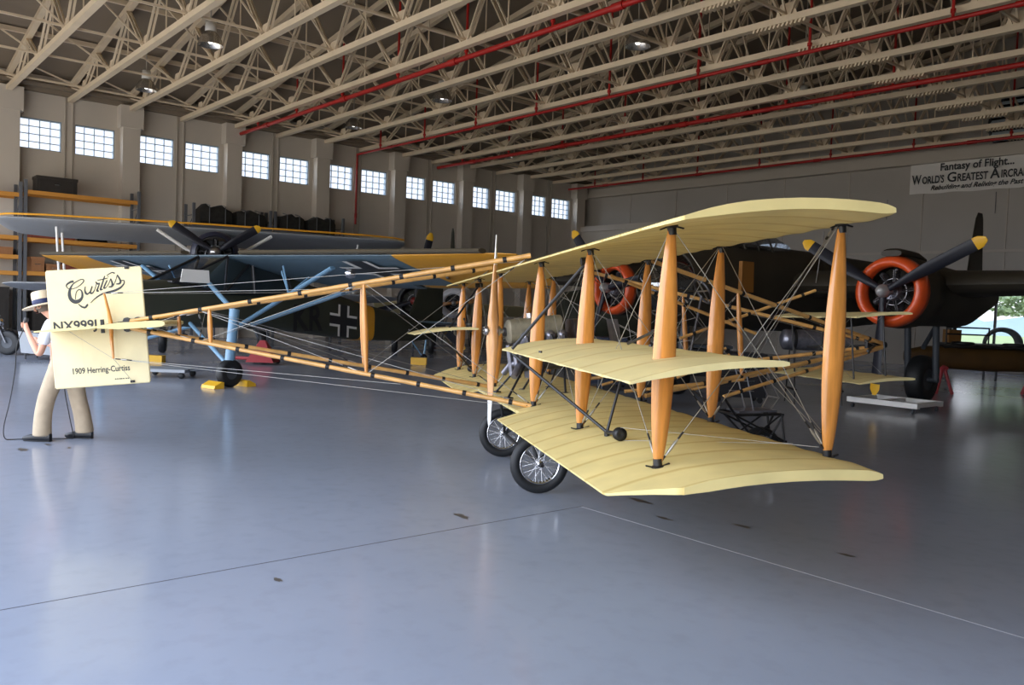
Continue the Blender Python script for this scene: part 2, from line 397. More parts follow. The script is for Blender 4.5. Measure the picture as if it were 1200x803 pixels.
# trusses
b = MB(); zb = 8.62
b.lohi((XL, -.09, zb-.06), (XR, -.03, zb+.08)); b.lohi((XL, .03, zb-.06), (XR, .09, zb+.08)); b.lohi((XL, -.09, zb-.075), (XR, .09, zb-.058))
def top(x): return zr(x)+.12
xs = [XL, -8, XR]
for i in range(2): b.beam((xs[i], 0, top(xs[i])), (xs[i+1], 0, top(xs[i+1])), .17, .17)
for j, x in enumerate(NODES):
    for xt, w in ((x-1.75, .055), (x+1.75, .055)):
        if not XL < xt < XR: continue
        for s in (-1, 1):
            b.beam((x+(.1 if xt > x else -.1), s*.05, zb+.02), (xt, s*.05, top(xt)-.06), w, .05)
    b.beam((x-.42, -.012, zb-.01), (x+.42, -.012, zb-.01), .02, .34) if 0 else b.hexa([(x-.32,-.01,zb),(x+.32,-.01,zb),(x+.32,.01,zb),(x-.32,.01,zb),(x-.16,-.01,zb+.38),(x+.16,-.01,zb+.38),(x+.16,.01,zb+.38),(x-.16,.01,zb+.38)])
for xt in [n+1.75 for n in NODES if n+1.75 < XR]: b.beam((xt, 0, top(xt)), (xt, 0, zb+.05), .03, .03)
for i in range(13): b.box((-11.8+.11*i, 0, zb-.12), (.05, .2, .09), Matrix.Rotation(.5, 3, 'Y'))
# sway braces back to the next truss
for x in NODES[::1]:
    b.beam((x, 0, zb+.06), (x, -1.95, top(x)-.1), .045, .045)
tr = ST(b, 'ceiling_beam', M_truss, 'cream-painted open-web steel beam spanning the hangar under the roof, one of a parallel row')
ty0 = ORG[tr.name].y
first = 7.2-2.006*4
tr.location.y = ORG[tr.name].y + first
tr.name = 'trim_40'
for k in range(1, 19): dup(tr, (0, 2.006*k, 0)).name = 'trim_%d' % (40+k)
b = MB()
for x in NODES: b.lohi((x-.03, first, zb+.1), (x+.03, YB-.1, zb+.16))
for x in [n+1.75 for n in NODES if n+1.75 < XR]: b.lohi((x-.05, first, top(x)+.08), (x+.05, YB-.1, top(x)+.22))
ST(b, 'trim_24', M_truss, 'light steel bridging and purlins tying the roof trusses together')
# sprinkler mains
def sprinkler(name, y, r, x1, label):
    t = thing(name, (0, y, 8.3), label, 'pipe', 'red sprinkler mains under the roof')
    m = MB(); m.tube([(XL+.2, y, 8.36), (x1, y, 8.36)], r, 12); m.build('main_pipe', M_red, t)
    for i, x in enumerate([XL+3+6.1*j for j in range(8)]):
        if x < x1: m = MB(); m.tube([(x-.16, y, 8.36), (x+.16, y, 8.36)], r*1.35, 12); m.build('coupling', M_red, t)
    for i, x in enumerate([XL+2.2+3.4*j for j in range(13)]):
        if x > x1: break
        m = MB(); m.tube([(x, y, 8.33), (x, y, zr(x)-.1)], .035, 8); m.tube([(x, y, 8.5), (x, y, 8.58)], .06, 8)
        m.build('riser', M_red, t)
    return t
p1 = sprinkler('sprinkler_pipe', 13.4, .07, 14, 'red sprinkler main nearest the camera, first of the four')
p2 = sprinkler('sprinkler_pipe', 18.95, .05, 14, 'red sprinkler main that turns down the side wall')
m = MB(); m.tube([(XL+.2, 18.95, 8.33), (XL+.2, 18.95, 5.2)], .045, 10); m.tube([(XL+.2, 18.95, 5.5), (XL+.2, 18.95, 5.7)], .06, 10); m.build('wall_riser', M_red, p2)
p3 = sprinkler('sprinkler_pipe', 23.4, .075, 14, 'red sprinkler main over the twin-engined bomber, third from the doors')
p4 = sprinkler('sprinkler_pipe', 32.3, .055, 14, 'red sprinkler main passing just in front of the end wall')
# high bay lamps
def lamp(x, y, lab):
    t = thing('high_bay_lamp', (x, y, 8.7), lab, 'lamp', 'high bay lamps in the roof')
    m = MB(); m.lathe((x, y, 8.62), (0, 0, 1), [(.34,0),(.33,.02),(.3,.16),(.22,.3),(.13,.38),(.13,.4),(.2,.29),(.28,.16),(.315,.02),(.34,0)], 24); m.build('reflector', M_glint, t)
    m = MB(); m.lathe((x, y, 8.98), (0, 0, 1), [(0,.3),(.14,.3),(.15,.02),(.1,0),(0,0)], 16); m.build('ballast_housing', M_white, t)
    m = MB(); m.tube([(x, y, 9.26), (x, y, zr(x)+.35)], .02, 6); m.build('hanging_rod', M_trim, t)
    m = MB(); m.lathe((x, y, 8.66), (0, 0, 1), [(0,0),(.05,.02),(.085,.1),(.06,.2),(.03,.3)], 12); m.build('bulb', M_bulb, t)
    return t
M_bulb = mat('bulb_glint', srgb(250, 248, 240), .1, emit=((1, .96, .9, 1), 2.2))  # emission on the bulb stands in for a glint in an unlit lamp
rows = {8.4: 'the row over the racks', 16.4: 'the middle row', 24.6: 'the far row'}
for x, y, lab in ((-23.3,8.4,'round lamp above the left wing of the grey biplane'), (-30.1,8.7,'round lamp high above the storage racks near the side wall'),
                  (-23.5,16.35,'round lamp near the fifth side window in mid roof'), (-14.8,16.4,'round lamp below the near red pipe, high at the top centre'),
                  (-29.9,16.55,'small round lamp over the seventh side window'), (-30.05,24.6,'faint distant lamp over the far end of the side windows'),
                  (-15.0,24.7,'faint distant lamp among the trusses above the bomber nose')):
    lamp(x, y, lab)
# banner
t = thing('wall_banner', (-11, YB-.1, 6.8), 'long white banner with black lettering hung on the end wall', 'banner')
M_banner = mat('white_banner_vinyl', srgb(226, 222, 216), .6)
x0, x1 = -15.48, -8.6
m = MB()
m.grid(lambda u, v: V((x0+(x1-x0)*u, YB-.14+.02*sin(u*19)+.012*sin(u*47), 6.82+1.25*v-.03*sin(pi*u)+.015*sin(u*31))), 48, 4)
m.grid(lambda u, v: V((x0+(x1-x0)*u, YB-.13+.02*sin(u*19)+.012*sin(u*47), 6.82+1.25*v-.03*sin(pi*u)+.015*sin(u*31))), 48, 4, flip=True)
m.build('sheet', M_banner, t)
m = MB(); Y = YB-.185
def fit(body, x0, x1, size, z, sh=0, bo=.01):
    k = MB(); w0 = text_mesh(k, body, size, (0, 0, 0), (1,0,0), (0,0,1), 1, sh, bo)
    text_mesh(m, body, size, (x0, Y, z), (1,0,0), (0,0,1), (x1-x0)/w0, sh, bo)
fit('Fantasy of Flight...', -14.33, -11.7, .40, 7.66)
x = -15.4
for big, small, xa, xm, xb in (('W', "ORLD'S", -15.38, -15.02, -14.15), ('G', 'REATEST', -14.05, -13.70, -12.57), ('A', 'IRCRAFT', -12.49, -12.16, -11.1)):
    fit(big, xa, xm, .52, 7.2); fit(small, xm+.03, xb, .40, 7.2)
fit('Rebuilding and Reliving the Past', -14.65, -11.35, .26, 6.93, .35, .006)
m.build('lettering', M_letter, t)
m = MB()
for x, w in ((-16.4, .0), (-12.3, 0)): m.tube([(x, YB-.05, 6.7 if w == 0 else 7), (x, YB-.05, 5.9)], .012, 6)
m.build('tie_rope', M_post, t)
# round louvred gable vent
t = thing('gable_vent', (-11.35, YB-.1, 9.4), 'round louvred vent in the gable above the banner', 'vent')
cx, cz, R = -11.5, 9.22, 1.18
m = MB(); m.torus((cx, YB-.05, cz), (0, 1, 0), R, .06, 36, 8); m.build('ring', M_darkgrey, t)
m = MB(); m.lathe((cx, YB-.012, cz), (0, 1, 0), [(0, 0), (R, 0), (R, .01)], 36); m.build('backing', M_black, t)
M_slat = mat('skylit_louvre', srgb(190, 206, 216), .5)  # pale blue slats stand in for sky between them; the wall is uncut
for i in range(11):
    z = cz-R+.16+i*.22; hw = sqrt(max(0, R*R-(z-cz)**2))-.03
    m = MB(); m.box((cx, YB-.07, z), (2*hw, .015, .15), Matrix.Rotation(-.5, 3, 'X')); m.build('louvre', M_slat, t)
# outdoors beyond the doorway
b = MB(); b.lohi((-90, YB+.3, -.3), (60, 150, -.05)); o = ST(b, 'ground_outside', M_grass, 'sunlit field outside the far doorway')
b = MB()
b.grid(lambda u, v: V((-170+220*u, 149+6*sin(u*9), -1+v*(2.6+1.5*abs(sin(u*23))+1.2*abs(sin(u*57+1))))), 60, 2)
o = b.build('distant_treeline', M_hill); o['kind'] = 'stuff'; o['label'] = 'hazy line of distant trees beyond the field'; o['category'] = 'treeline'
def tree(x, y, h, r, n, lab):
    t = thing('tree', (x, y, 0), lab, 'tree', 'trees outside the doorway')
    m = MB(); m.tube([(x, y, -.1), (x+.1, y, h*.3), (x-.1, y, h*.7)], [.35, .25, .08], 8)
    for i in range(5):
        a = i*1.3; m.tube([(x, y, h*(.25+.07*i)), (x+cos(a)*r*.7, y+sin(a)*r*.7, h*(.5+.07*i))], [.12, .03], 6)
    m.build('trunk', M_bark, t)
    m = MB()
    for i in range(n):
        a = random.uniform(0, 2*pi); q = random.random()**.5; zz = random.uniform(-.75, 1)
        rr = r*sqrt(max(.05, 1-zz*zz))*q
        c = V((x+rr*cos(a), y+rr*sin(a), h*.6+zz*h*.42)); s = random.uniform(.1, .24)
        R = Matrix.Rotation(random.uniform(0, 6.3), 3, 'Z') @ Matrix.Rotation(random.uniform(0, 3), 3, 'X')
        m.add([c+R@V(p)*s for p in ((-1,-.5,0),(0,-.7,.15),(1,-.3,0),(.8,.5,.1),(0,.8,-.1),(-.9,.5,.1))], [(0,1,2,3,4,5)])
    m.build('crown', M_foliage, t)
tree(-20.5, 68, 8.5, 5.2, 5200, 'broad green tree seen through the far doorway')
tree(-13, 86, 7, 5, 2200, 'second smaller tree behind the broad one outside the doorway')
# ================================================================ 1909 PUSHER BIPLANE
O_ = V((-6.66118, 5.65921, .80569)); A_ = V((.47963772, .87200515, .09774798)); B_ = V((.87516918, -.4834603, .01857552)); U_ = V((-.06345521, -.0766365, .99503783))
def W(f, r, u): return O_ + A_*f + B_*r + U_*u
plane = thing('pusher_biplane', (O_.x, O_.y, 0), 'cream fabric 1909 pusher biplane with bamboo tail booms, foremost on the hangar floor', 'aeroplane')
def wing(uoff, foff, te, lec, trim):
    R = 4.72; n = 28; st = []
    for k in range(n):
        for q in (0, .33, .67): st.append(-R + 2*R*(k+q)/n)
    st.append(R); st += [-1.221, 1.221, -1.219, 1.219, -4.43, 4.43]; st.sort()
    T = [0, .02, .06, .12, .2, .3, .42, .54, .66, .76, .85, .92, .96, .985, 1]
    m = MB(); secs = []; uvs = []
    for r in st:
        ar = abs(r)
        t0 = -.17 if ar < 1.22 and trim else te
        if ar > 4.42: t0 = te + (ar-4.42)/(R-4.42)*(-.06-te+(foff if not trim else 0)*.6)
        l0 = lec - (.07*((ar-4.5)/.22)**2 if ar > 4.5 else 0)
        bump = .0045*cos(2*pi*(r+R)/(2*R)*n)
        up = []; dn = []
        for t in T:
            f = t0+(l0-t0)*t; tt = (f-te)/(lec-te)
            mid = uoff-.05+.07*4*tt*(1-tt)*(1.08-.16*tt)
            th = (.012+.036*min(1, max(0, tt)/.3))*(1 if t < .9 else max(.28, sqrt(max(0, 1-((t-.9)/.1)**2))))
            up.append((f, r, mid+th/2+bump*min(1, t*8))); dn.append((f, r, mid-th/2-bump*min(1, t*8)))
        secs.append(up+dn[::-1]); uvs.append((r+R)/(2*R))
    k = len(T)*2
    m.add([W(*p) for s in secs for p in s], [(i*k+j, i*k+(j+1) % k, (i+1)*k+(j+1) % k, (i+1)*k+j) for i in range(len(st)-1) for j in range(k)], 0, True, [(u, 0) for u in uvs for _ in range(k)])
    for s in (secs[0], secs[-1]):
        L = len(T)
        m.add([W(*p) for p in s], [(j, j+1, k-2-j, k-1-j) for j in range(L-1)], 0, False, [(.5/28, 0)]*k)
    return m.build('wing', M_fabric, plane)
wing(0, 0, -.38, 1.12, True)
wing(1.385, .13, -.09, 1.26, False)

STN = (4.21, 2.63, 1.05, -1.05, -2.63, -4.21)
def lens(p, q, wmax, name='interplane_strut', m=M_strut, wend=.02, thick=.42, parent=None):
    p = V(p); q = V(q); n = 18; pts = []; rr = []
    for i in range(n+1):
        t = i/n; pts.append(p.lerp(q, t)); rr.append(wend+(wmax/2-wend)*max(0, sin(pi*t**.88))**.85)
    s = MB(); s.tube(pts, rr, 14, 0, True, A_, [x*thick+.004 for x in rr])
    return s.build(name, m, parent or plane)
def cup(p, d, o):
    s = MB(); p = V(p)
    s.lathe(p, d, [(.0, -.01), (.036, -.01), (.038, .0), (.026, .008), (.025, .045), (.0, .045)], 12)
    for k in (-1, 1):
        s.beam(p+A_*.03*k, p+A_*.07*k+U_*(.012 if d.z > 0 else -.012), .014, .008)
    return s.build('end_fitting', M_black, o)
def surf_u(f, te, lec, uoff):
    tt = (f-te)/(lec-te); return uoff-.05+.07*4*tt*(1-tt)*(1.08-.16*tt)
for s in STN:
    for f0, u0, f1 in ((0, surf_u(0, -.38, 1.12, 0)+.02, .158), (1.045, surf_u(1.045, -.38, 1.12, 0)+.014, 1.203)):
        u1 = surf_u(f1, -.09, 1.26, 1.385)-.022
        p, q = W(f0, s, u0), W(f1, s, u1)
        o = lens(p, q, .136)
        cup(p, U_, o); cup(q, -U_, o)

def wire(p, q, tb=.12, r=.0026, name='bracing_wire', parent=None):
    p = V(p); q = V(q); d = (q-p).normalized(); s = MB()
    s.tube([p, q], r, 5, 0, False)
    if tb:
        s.tube([p+d*.07, p+d*(.07+tb*.25), p+d*(.07+tb*.75), p+d*(.07+tb)], [.004, .009, .009, .004], 6, 0, False)
        s.tube([p+d*.02, p+d*.07], .006, 5, 1, False); s.tube([p+d*(.07+tb), p+d*(.12+tb)], .006, 5, 1, False)
    return s.build(name, [M_cable, M_tape], parent or plane)
LB, UB, LF, UF = lambda s: W(.0, s, .03), lambda s: W(.158, s, 1.36), lambda s: W(1.045, s, .0), lambda s: W(1.203, s, 1.345)
for i in range(5):
    a, c = STN[i], STN[i+1]
    if i == 2: continue
    for lo, hi in ((LB, UB), (LF, UF)):
        wire(lo(a), hi(c)); wire(lo(c), hi(a))
for s in STN:
    wire(LB(s), UF(s)); wire(LF(s), UB(s))
for s in (-1.05, 1.05):
    wire(LF(s), W(1.2, s*.2, 1.34))
# bamboo booms
def bamboo(p, q, name='tail_boom', r=.023, step=.44, m=M_bamboo, r1=None):
    p = V(p); q = V(q); L = (q-p).length; n = max(2, int(L/.09)); s = MB(); pts = []; rr = []
    for i in range(n+1):
        t = i/n; pts.append(p.lerp(q, t)); b = r+((r1 or r)-r)*t; rr.append(b*(1.07 if i % 4 == 0 else 1))
    s.tube(pts, rr, 10); o = s.build(name, m, plane)
    k = max(1, int(L/step))
    for i in range(k):
        w = MB(); t = (i+.5)/k; c = p.lerp(q, t); d = (q-p).normalized(); b = r+((r1 or r)-r)*t
        w.tube([c-d*.018, c+d*.018], b*1.16, 10); w.build('tape_binding', M_tape, o)
    return o
def blerp(a, c, t): return tuple(x+(y-x)*t for x, y in zip(a, c))
BU = lambda s: ((.06, 1.05*s, 1.425), (-3.72, .05*s, 1.045))
BL = lambda s: ((.0, 1.05*s, .02), (-3.72, .05*s, .985))
for s in (1, -1):
    bamboo(W(*BU(s)[0]), W(*BU(s)[1]), r1=.018); bamboo(W(*BL(s)[0]), W(*BL(s)[1]), r1=.018)
    for tt, wd in ((.405, .055), (.79, .05), (.885, .04)):
        if tt > .7 and (tt > .85) == (s > 0): continue
        lens(W(*blerp(*BL(s), tt)), W(*blerp(*BU(s), tt)), wd, 'boom_post', M_strut, .012, .7)
    u = lambda t: W(*blerp(*BU(s), t)); l = lambda t: W(*blerp(*BL(s), t))
    for t0, t1 in ((0, .405), (.405, .82), (.82, .985)):
        wire(l(t0), u(t1)); wire(u(t0), l(t1))
    wire(l(.0)+A_*.02, u(.82), 0)
for t in (.405, .82):
    wire(W(*blerp(*BU(1), t)), W(*blerp(*BL(-1), t)), .08); wire(W(*blerp(*BL(1), t)), W(*blerp(*BU(-1), t)), .08)
# tail hinge fittings
s = MB()
for r in (-.06, .06):
    s.tube([W(-3.95, r, 1.015), W(-3.6, r, 1.06)], .012, 6); s.tube([W(-3.95, r, 1.005), W(-3.6, r, .97)], .012, 6)
for f in (-3.62, -3.72):
    for u in (1.055, .975): s.tube([W(f, -.08, u), W(f, .08, u)], .03, 8)
s.tube([W(-3.95, 0, .95), W(-3.95, 0, 1.08)], .022, 8)
s.build('tail_fitting', M_black, plane)
# rudder
s = MB(); f0, f1, u0, u1 = -4.405, -3.57, .453, 1.561; rt = .011
fn = lambda f, u, r: W(f, r, u)
s.hexa([fn(f0,u0,-rt), fn(f1,u0,-rt), fn(f1,u0,rt), fn(f0,u0,rt), fn(f0,u1,-rt), fn(f1,u1,-rt), fn(f1,u1,rt), fn(f0,u1,rt)])
s.uv = {i: ((.5 if i not in () else .5)/3, 0) for i in range(8)}
for i in range(8): s.uv[i] = (((s.v[i]-O_).dot(A_)-f0)/(f1-f0)*.9+.05, 0)
rud = s.build('rudder', M_rudder, plane)
s = MB()
for f in (f0, f1): s.tube([fn(f, u0, 0), fn(f, u1, 0)], .012, 8)
for u in (u0, u1): s.tube([fn(f0, u, 0), fn(f1, u, 0)], .012, 8)
s.build('edge_spar', M_rudder, rud)
def rpx(x, y, r=.0135):      # drawing on the board's near face, in the drawing's own units
    return W(-4.409+(x-54-13*(y-319)/136)*.00759, r, 1.559-(y-(319-6*(x-54)/112))*.00816)
g = lambda x, y: rpx(72+x/14.34, 308+y/14.34)
s = MB()
for st in ([(205,310,30),(150,325,28),(95,362,22),(88,400,12),(130,436,10),(205,432,10),(290,392,10),(358,330,14),(372,290,14),(335,277,12),(260,310,12),(190,362,16),(148,440,28),(136,530,42),(165,610,48),(230,652,52),(300,635,46),(345,580,30),(350,510,24),(330,462,16),(290,450,12),(252,490,10),(238,560,10),(240,612,10)],
           [(400,395,10),(392,455,16),(410,508,28),(440,522,20),(490,468,12),(515,392,14),(490,468,18),(484,502,24),(520,505,18),(558,450,10)],
           [(556,452,10),(585,345,10),(568,318,10)],[(568,318,14),(606,352,22),(636,342,12),(612,415,18),(598,468,26),(630,470,12)],
           [(722,218,16),(668,395,20),(655,448,24),(694,440,10)],[(600,292,10),(690,275,12),(772,254,10)],
           [(762,290,16),(718,395,20),(714,425,20),(748,415,10)],[(776,236,18),(784,226,14)],
           [(735,425,9),(790,350,9),(822,262,10)],[(822,262,14),(852,345,26),(842,395,24),(792,402,14)],
           [(756,212,10),(800,182,12),(848,160,14),(890,175,18)],
           [(860,395,9),(905,300,9),(933,198,10)],[(933,198,14),(988,300,26),(972,345,24),(916,352,14)],
           [(985,300,10),(1040,292,12),(1052,318,14),(1040,360,18),(980,420,26),(884,466,28),(760,497,26),(660,532,20),(560,602,16),(490,672,8)],
           [(285,688,8),(340,732,22),(400,747,26),(436,705,26),(446,690,10)]):
    ribbon(s, [(x, y, w*1.22+2) for x, y, w in st], g)
s.build('script_lettering', M_letter, rud)
s = MB()
def rtext(body, x, y, x2, y2, cap, k, bold):
    a = rpx(x, y); c = rpx(x2, y2); text_mesh(s, body, cap/.71, a, (c-a).normalized(), U_, k, 0, bold)
rtext('NX999J', 63.4, 387.6, 120, 384.3, .088, .98, .003)
s.build('registration_lettering', M_letter, rud)
s = MB()
rtext('1909 Herring-Curtiss', 85.3, 438.0, 152.8, 434.2, .056, .765, .0012)
for x in (136, 138.5, 141, 143, 145.5, 148.5, 151): 
    p = rpx(x, 445-.05*(x-136)); s.add([p, p+A_*.013, p+A_*.013+U_*.009, p+U_*.011], [(0,1,2,3)])
s.build('maker_lettering', M_letter, rud)
s = MB()
for x, y in ((148, 313.5), (157, 447.5)):
    p = rpx(x, y); s.tube([p-A_*.02, p+A_*.02], .012, 6); s.tube([p, p+B_*.03], .006, 6)
s.build('control_horn', M_black, rud)
# rudder kingpost
kt, kb = W(-3.884, .12, 1.325), W(-3.849, .12, .70)
s = MB(); s.tube([kt, W(-3.862, .1, 1.15), W(-3.86, .06, 1.02), W(-3.857, .1, .9), kb], [.010, .015, .021, .017, .010], 10); kp = s.build('kingpost', M_strut, plane)
wire(kt, W(-1.5, .6, 1.22), .06); wire(kb, W(-1.2, .75, .30), .06); wire(kb, rpx(157, 447, .03), 0, .002); wire(kt, rpx(130, 381, .05), 0, .002)
wire(kb, W(0, 1.0, .0), 0, .0026); wire(kt, W(.1, 1.0, 1.38), 0); wire(kb, rpx(82, 388, .02), 0, .0016)
wire(W(-3.884, -.12, 1.325), W(-1.5, -.6, 1.22), .06)
# tailplane : fixed plane ahead of the hinge, thin elevator flap behind
def flat(fr, thick, name, m, n, parent=None, camber=.0):
    (a, c, d, e) = fr      # TE inboard, TE outboard, LE outboard, LE inboard  (f,r,u)
    T = [0, .05, .15, .3, .45, .6, .75, .88, .96, 1]; s = MB(); S = 3*n; L = []
    for i in range(S+1):
        q = i/S; te = blerp(a, c, q); le = blerp(e, d, q); bump = .003*cos(2*pi*q*n)
        up = []; dn = []
        for t in T:
            p = blerp(te, le, t); th = thick*(.3+.7*min(1, t/.3))*(1 if t < .9 else max(.35, sqrt(1-((t-.9)/.1)**2)))
            mid = camber*4*t*(1-t)
            up.append(W(p[0], p[1], p[2]+mid+th/2+bump)); dn.append(W(p[0], p[1], p[2]+mid-th/2-bump))
        L.append(up+dn[::-1])
    k = 2*len(T)
    s.add([p for x in L for p in x], [(i*k+j, i*k+(j+1) % k, (i+1)*k+(j+1) % k, (i+1)*k+j) for i in range(S) for j in range(k)], 0, True, [(i/S, 0) for i in range(S+1) for _ in range(k)])
    for x in (L[0], L[-1]): s.add(x, [(j, j+1, k-2-j, k-1-j) for j in range(len(T)-1)], 0, False, [(.5/n, 0)]*k)
    return s.build(name, m, parent or plane)
flat(((-3.885,-.45,1.008),(-3.885,.45,1.008),(-3.30,.45,1.005),(-3.30,-.45,1.005)), .055, 'tailplane', M_fabric2, 6)
flat(((-4.41,-.45,1.0),(-4.41,.45,1.0),(-3.89,.45,1.008),(-3.89,-.45,1.008)), .018, 'elevator_flap', M_fabric2, 6)
# ailerons between the wings
ail = ((-.43,1.95,.62), (-.32,4.75,.565), (.53,4.75,.595), (.40,1.95,.635))
for sg in (1, -1):
    o = flat(tuple((f-(.4 if sg < 0 else 0), r*sg, u+(.06 if sg < 0 else 0)) for f, r, u in ail), .03, 'aileron', M_fabric2, 7, None, .03)
    for f, r in ((.3, 3.4), (.25, 3.6), (-.4, 3.2)): 
        s = MB(); p = W(f-(.4 if sg < 0 else 0), r*sg, .655+(.06 if sg < 0 else 0)); s.box(p, (.02, .014, .014)); s.build('bracket', M_black, o)
# aileron linkage and wing-mounted pulleys
for sg in (1, -1):
    s = MB()
    s.tube([W(.14, 2.60*sg, 1.27), W(-.41, 2.28*sg, .64)], .013, 8)
    s.tube([W(-.41, 2.28*sg, .60), W(.06, 3.1*sg, .06)], .012, 8)
    s.tube([W(.27, 3.04*sg, .60), W(.06, 3.1*sg, .06)], .010, 8)
    s.tube([W(.06, 3.1*sg, .06), W(.06, 3.36*sg, .085)], .014, 8); s.tube([W(.06, 3.1*sg, .06), W(.06, 3.1*sg, .025)], .02, 8)
    s.lathe(W(.14, 2.6*sg, 1.27), A_, [(.0,-.05),(.03,-.05),(.03,.05),(0,.05)], 8)
    o = s.build('aileron_linkage', M_black, plane)
    s = MB(); s.lathe(W(.06, 3.38*sg, .085), B_, [(0,-.015),(.02,-.02),(.045,-.018),(.034,0),(.045,.018),(.02,.02),(0,.015)], 20); s.build('pulley', M_black, o)
    wire(W(.07, 3.38*sg, .128), W(1.0, 4.2*sg, .04), 0, .0018); wire(W(.07, 3.38*sg, .043), W(.95, 4.0*sg, .035), 0, .0018)
    s = MB(); p, q = W(.119, 4.14*sg, .807), W(.076, 3.6*sg, .69); s.tube([p, q], .009, 8); s.tube([p, p.lerp(q, .05)], .018, 8); s.build('damper_rod', M_black, plane)
# propeller
hub = W(-.16, 0, .72); PU = (U_+A_*.105).normalized(); PA = (A_-U_*.105).normalized()
s = MB(); L = []
for i in range(33):
    q = -1+i/16; x = abs(q)
    tw = radians(72-60*min(1, x*1.25))
    w = .058-.012*x+.012*math.exp(-((x-.14)/.1)**2)
    if x > .93: w *= sqrt(max(.02, 1-((x-.93)/.07)**2))
    th = .042*(1-x)**1.2+.007
    d = (PA*sin(tw)+B_*cos(tw)*(-1 if q > 0 else 1)); nn = d.cross(PU).normalized()
    c = hub+PU*(q*1.005)
    L.append([c+d*w*cos(2*pi*j/12)+nn*th*sin(2*pi*j/12) for j in range(12)])
s.add([p for x in L for p in x], [(i*12+j, i*12+(j+1) % 12, (i+1)*12+(j+1) % 12, (i+1)*12+j) for i in range(32) for j in range(12)], 0, True)
s.f += [tuple(range(12)), tuple(range(32*12, 33*12))]; s.m += [0, 0]; s.sm += [False, False]
for k in range(len(s.m)):
    z = sum((s.v[i]-hub).dot(PU) for i in s.f[k])/len(s.f[k])
    if (z < -.72 or z > .70): s.m[k] = 1
pr = s.build('propeller', [M_prop, M_white], plane)
s = MB(); s.lathe(hub-PA*.09, PA, [(0,0),(.04,0),(.05,.015),(.05,.03),(.035,.04),(.03,.14),(.05,.15),(.05,.165),(.025,.175),(.022,.4),(0,.4)], 20)
for i in range(8):
    a = i*pi/4; s.tube([hub-PA*.10+(PU*cos(a)+B_*sin(a))*.036, hub-PA*.08+(PU*cos(a)+B_*sin(a))*.036], .007, 6)
s.build('hub_flange', M_steel, pr)
# engine : small V8 with a brass tank over it
s = MB()
s.loft([(.06,.42,.09,.1),(.1,.42,.14,.15),(.6,.42,.14,.15),(.66,.42,.09,.1)], lambda f, r, u: W(f, r, u), 16, 3)
s.tube([W(.25, 0, .3), W(.25, 0, .2)], .1, 12); s.tube([W(-.05,0,.7),W(.15,0,.68)], .05, 10); s.tube([W(.1,0,.68),W(.12,0,.42)], .06, 10)
eng = s.build('engine', M_iron, plane)
for sg in (1, -1):
    for i in range(4):
        f = .15+i*.13; p = W(f, .07*sg, .5); d = (U_*.75+B_*.66*sg).normalized()
        s = MB(); s.lathe(p, d, [(0,0),(.05,0),(.05,.03)]+[x for k in range(6) for x in ((.058,.035+k*.025),(.05,.045+k*.025))]+[(.055,.2),(.03,.23),(0,.23)], 14)
        s.build('cylinder', M_alu, eng)
        s = MB(); q = p+d*.2; s.tube([q, q+B_*.05*sg-U_*.02, q+B_*.08*sg-U_*.12], .018, 8); s.build('exhaust_stub', M_iron, eng)
for sg in (1, -1):
    for f in (.02, .32, .62):
        s = MB(); s.tube([W(f*.7+.12, .12*sg, .33), W(f-.12, .34*sg, .045)], .012, 8); s.box(W(f-.12, .34*sg, .04), (.07, .07, .014)); s.build('engine_bearer', M_black, plane)
s = MB(); s.loft([(-.02,.70,.10,.08),(.01,.70,.16,.125),(.56,.72,.16,.125),(.6,.72,.1,.08)], lambda f, r, u: W(f, r, u), 20, 3.2)
for f in (.12, .42): s.loft([(f-.015,.705,.165,.13),(f+.015,.707,.165,.13)], lambda f, r, u: W(f, r, u), 20, 3.2)
tk = s.build('fuel_tank', M_tank, plane)
s = MB(); s.tube([W(.25,0,.83), W(.25,0,.88)], .04, 12); s.build('filler_cap', M_steel, tk)
s = MB(); s.loft([(.68,.55,.2,.24),(.78,.55,.2,.24)], lambda f, r, u: W(f, r, u), 16, 6); s.build('radiator', M_iron, plane)
for sg in (1, -1):
    s = MB(); s.tube([W(.1,.1*sg,.35), W(.05,.2*sg,.34), W(-.02,.28*sg,.24)], .035, 10)
    s.tube([W(.03,.17*sg,.55), W(.05,.17*sg,.22)], .03, 10); s.build('water_pipe', M_alu, eng)
# pilot seat, steering column, footrest
s = MB()
s.loft([(1.25,.36,.19,.03),(1.6,.36,.19,.03)], lambda f, r, u: W(f, r, u), 16, 4)
s.grid(lambda u, v: W(1.2-.05*v, (u-.5)*.4, .38+.38*v), 8, 4); s.build('seat', M_iron, plane)
s = MB(); s.tube([W(2.0,0,.2), W(2.2,0,.95)], .016, 8); s.torus(W(2.22, 0, 1.0), (A_*.9+U_*.45), .15, .016, 28, 8); col = s.build('steering_wheel', M_iron, plane)
for a in (0, pi/2):
    s = MB(); x = B_; y = (U_*.9-A_*.45).normalized(); c = W(2.22, 0, 1.0); s.tube([c-(x*cos(a)+y*sin(a))*.15, c+(x*cos(a)+y*sin(a))*.15], .009, 6); s.build('wheel_spoke', M_steel, col)
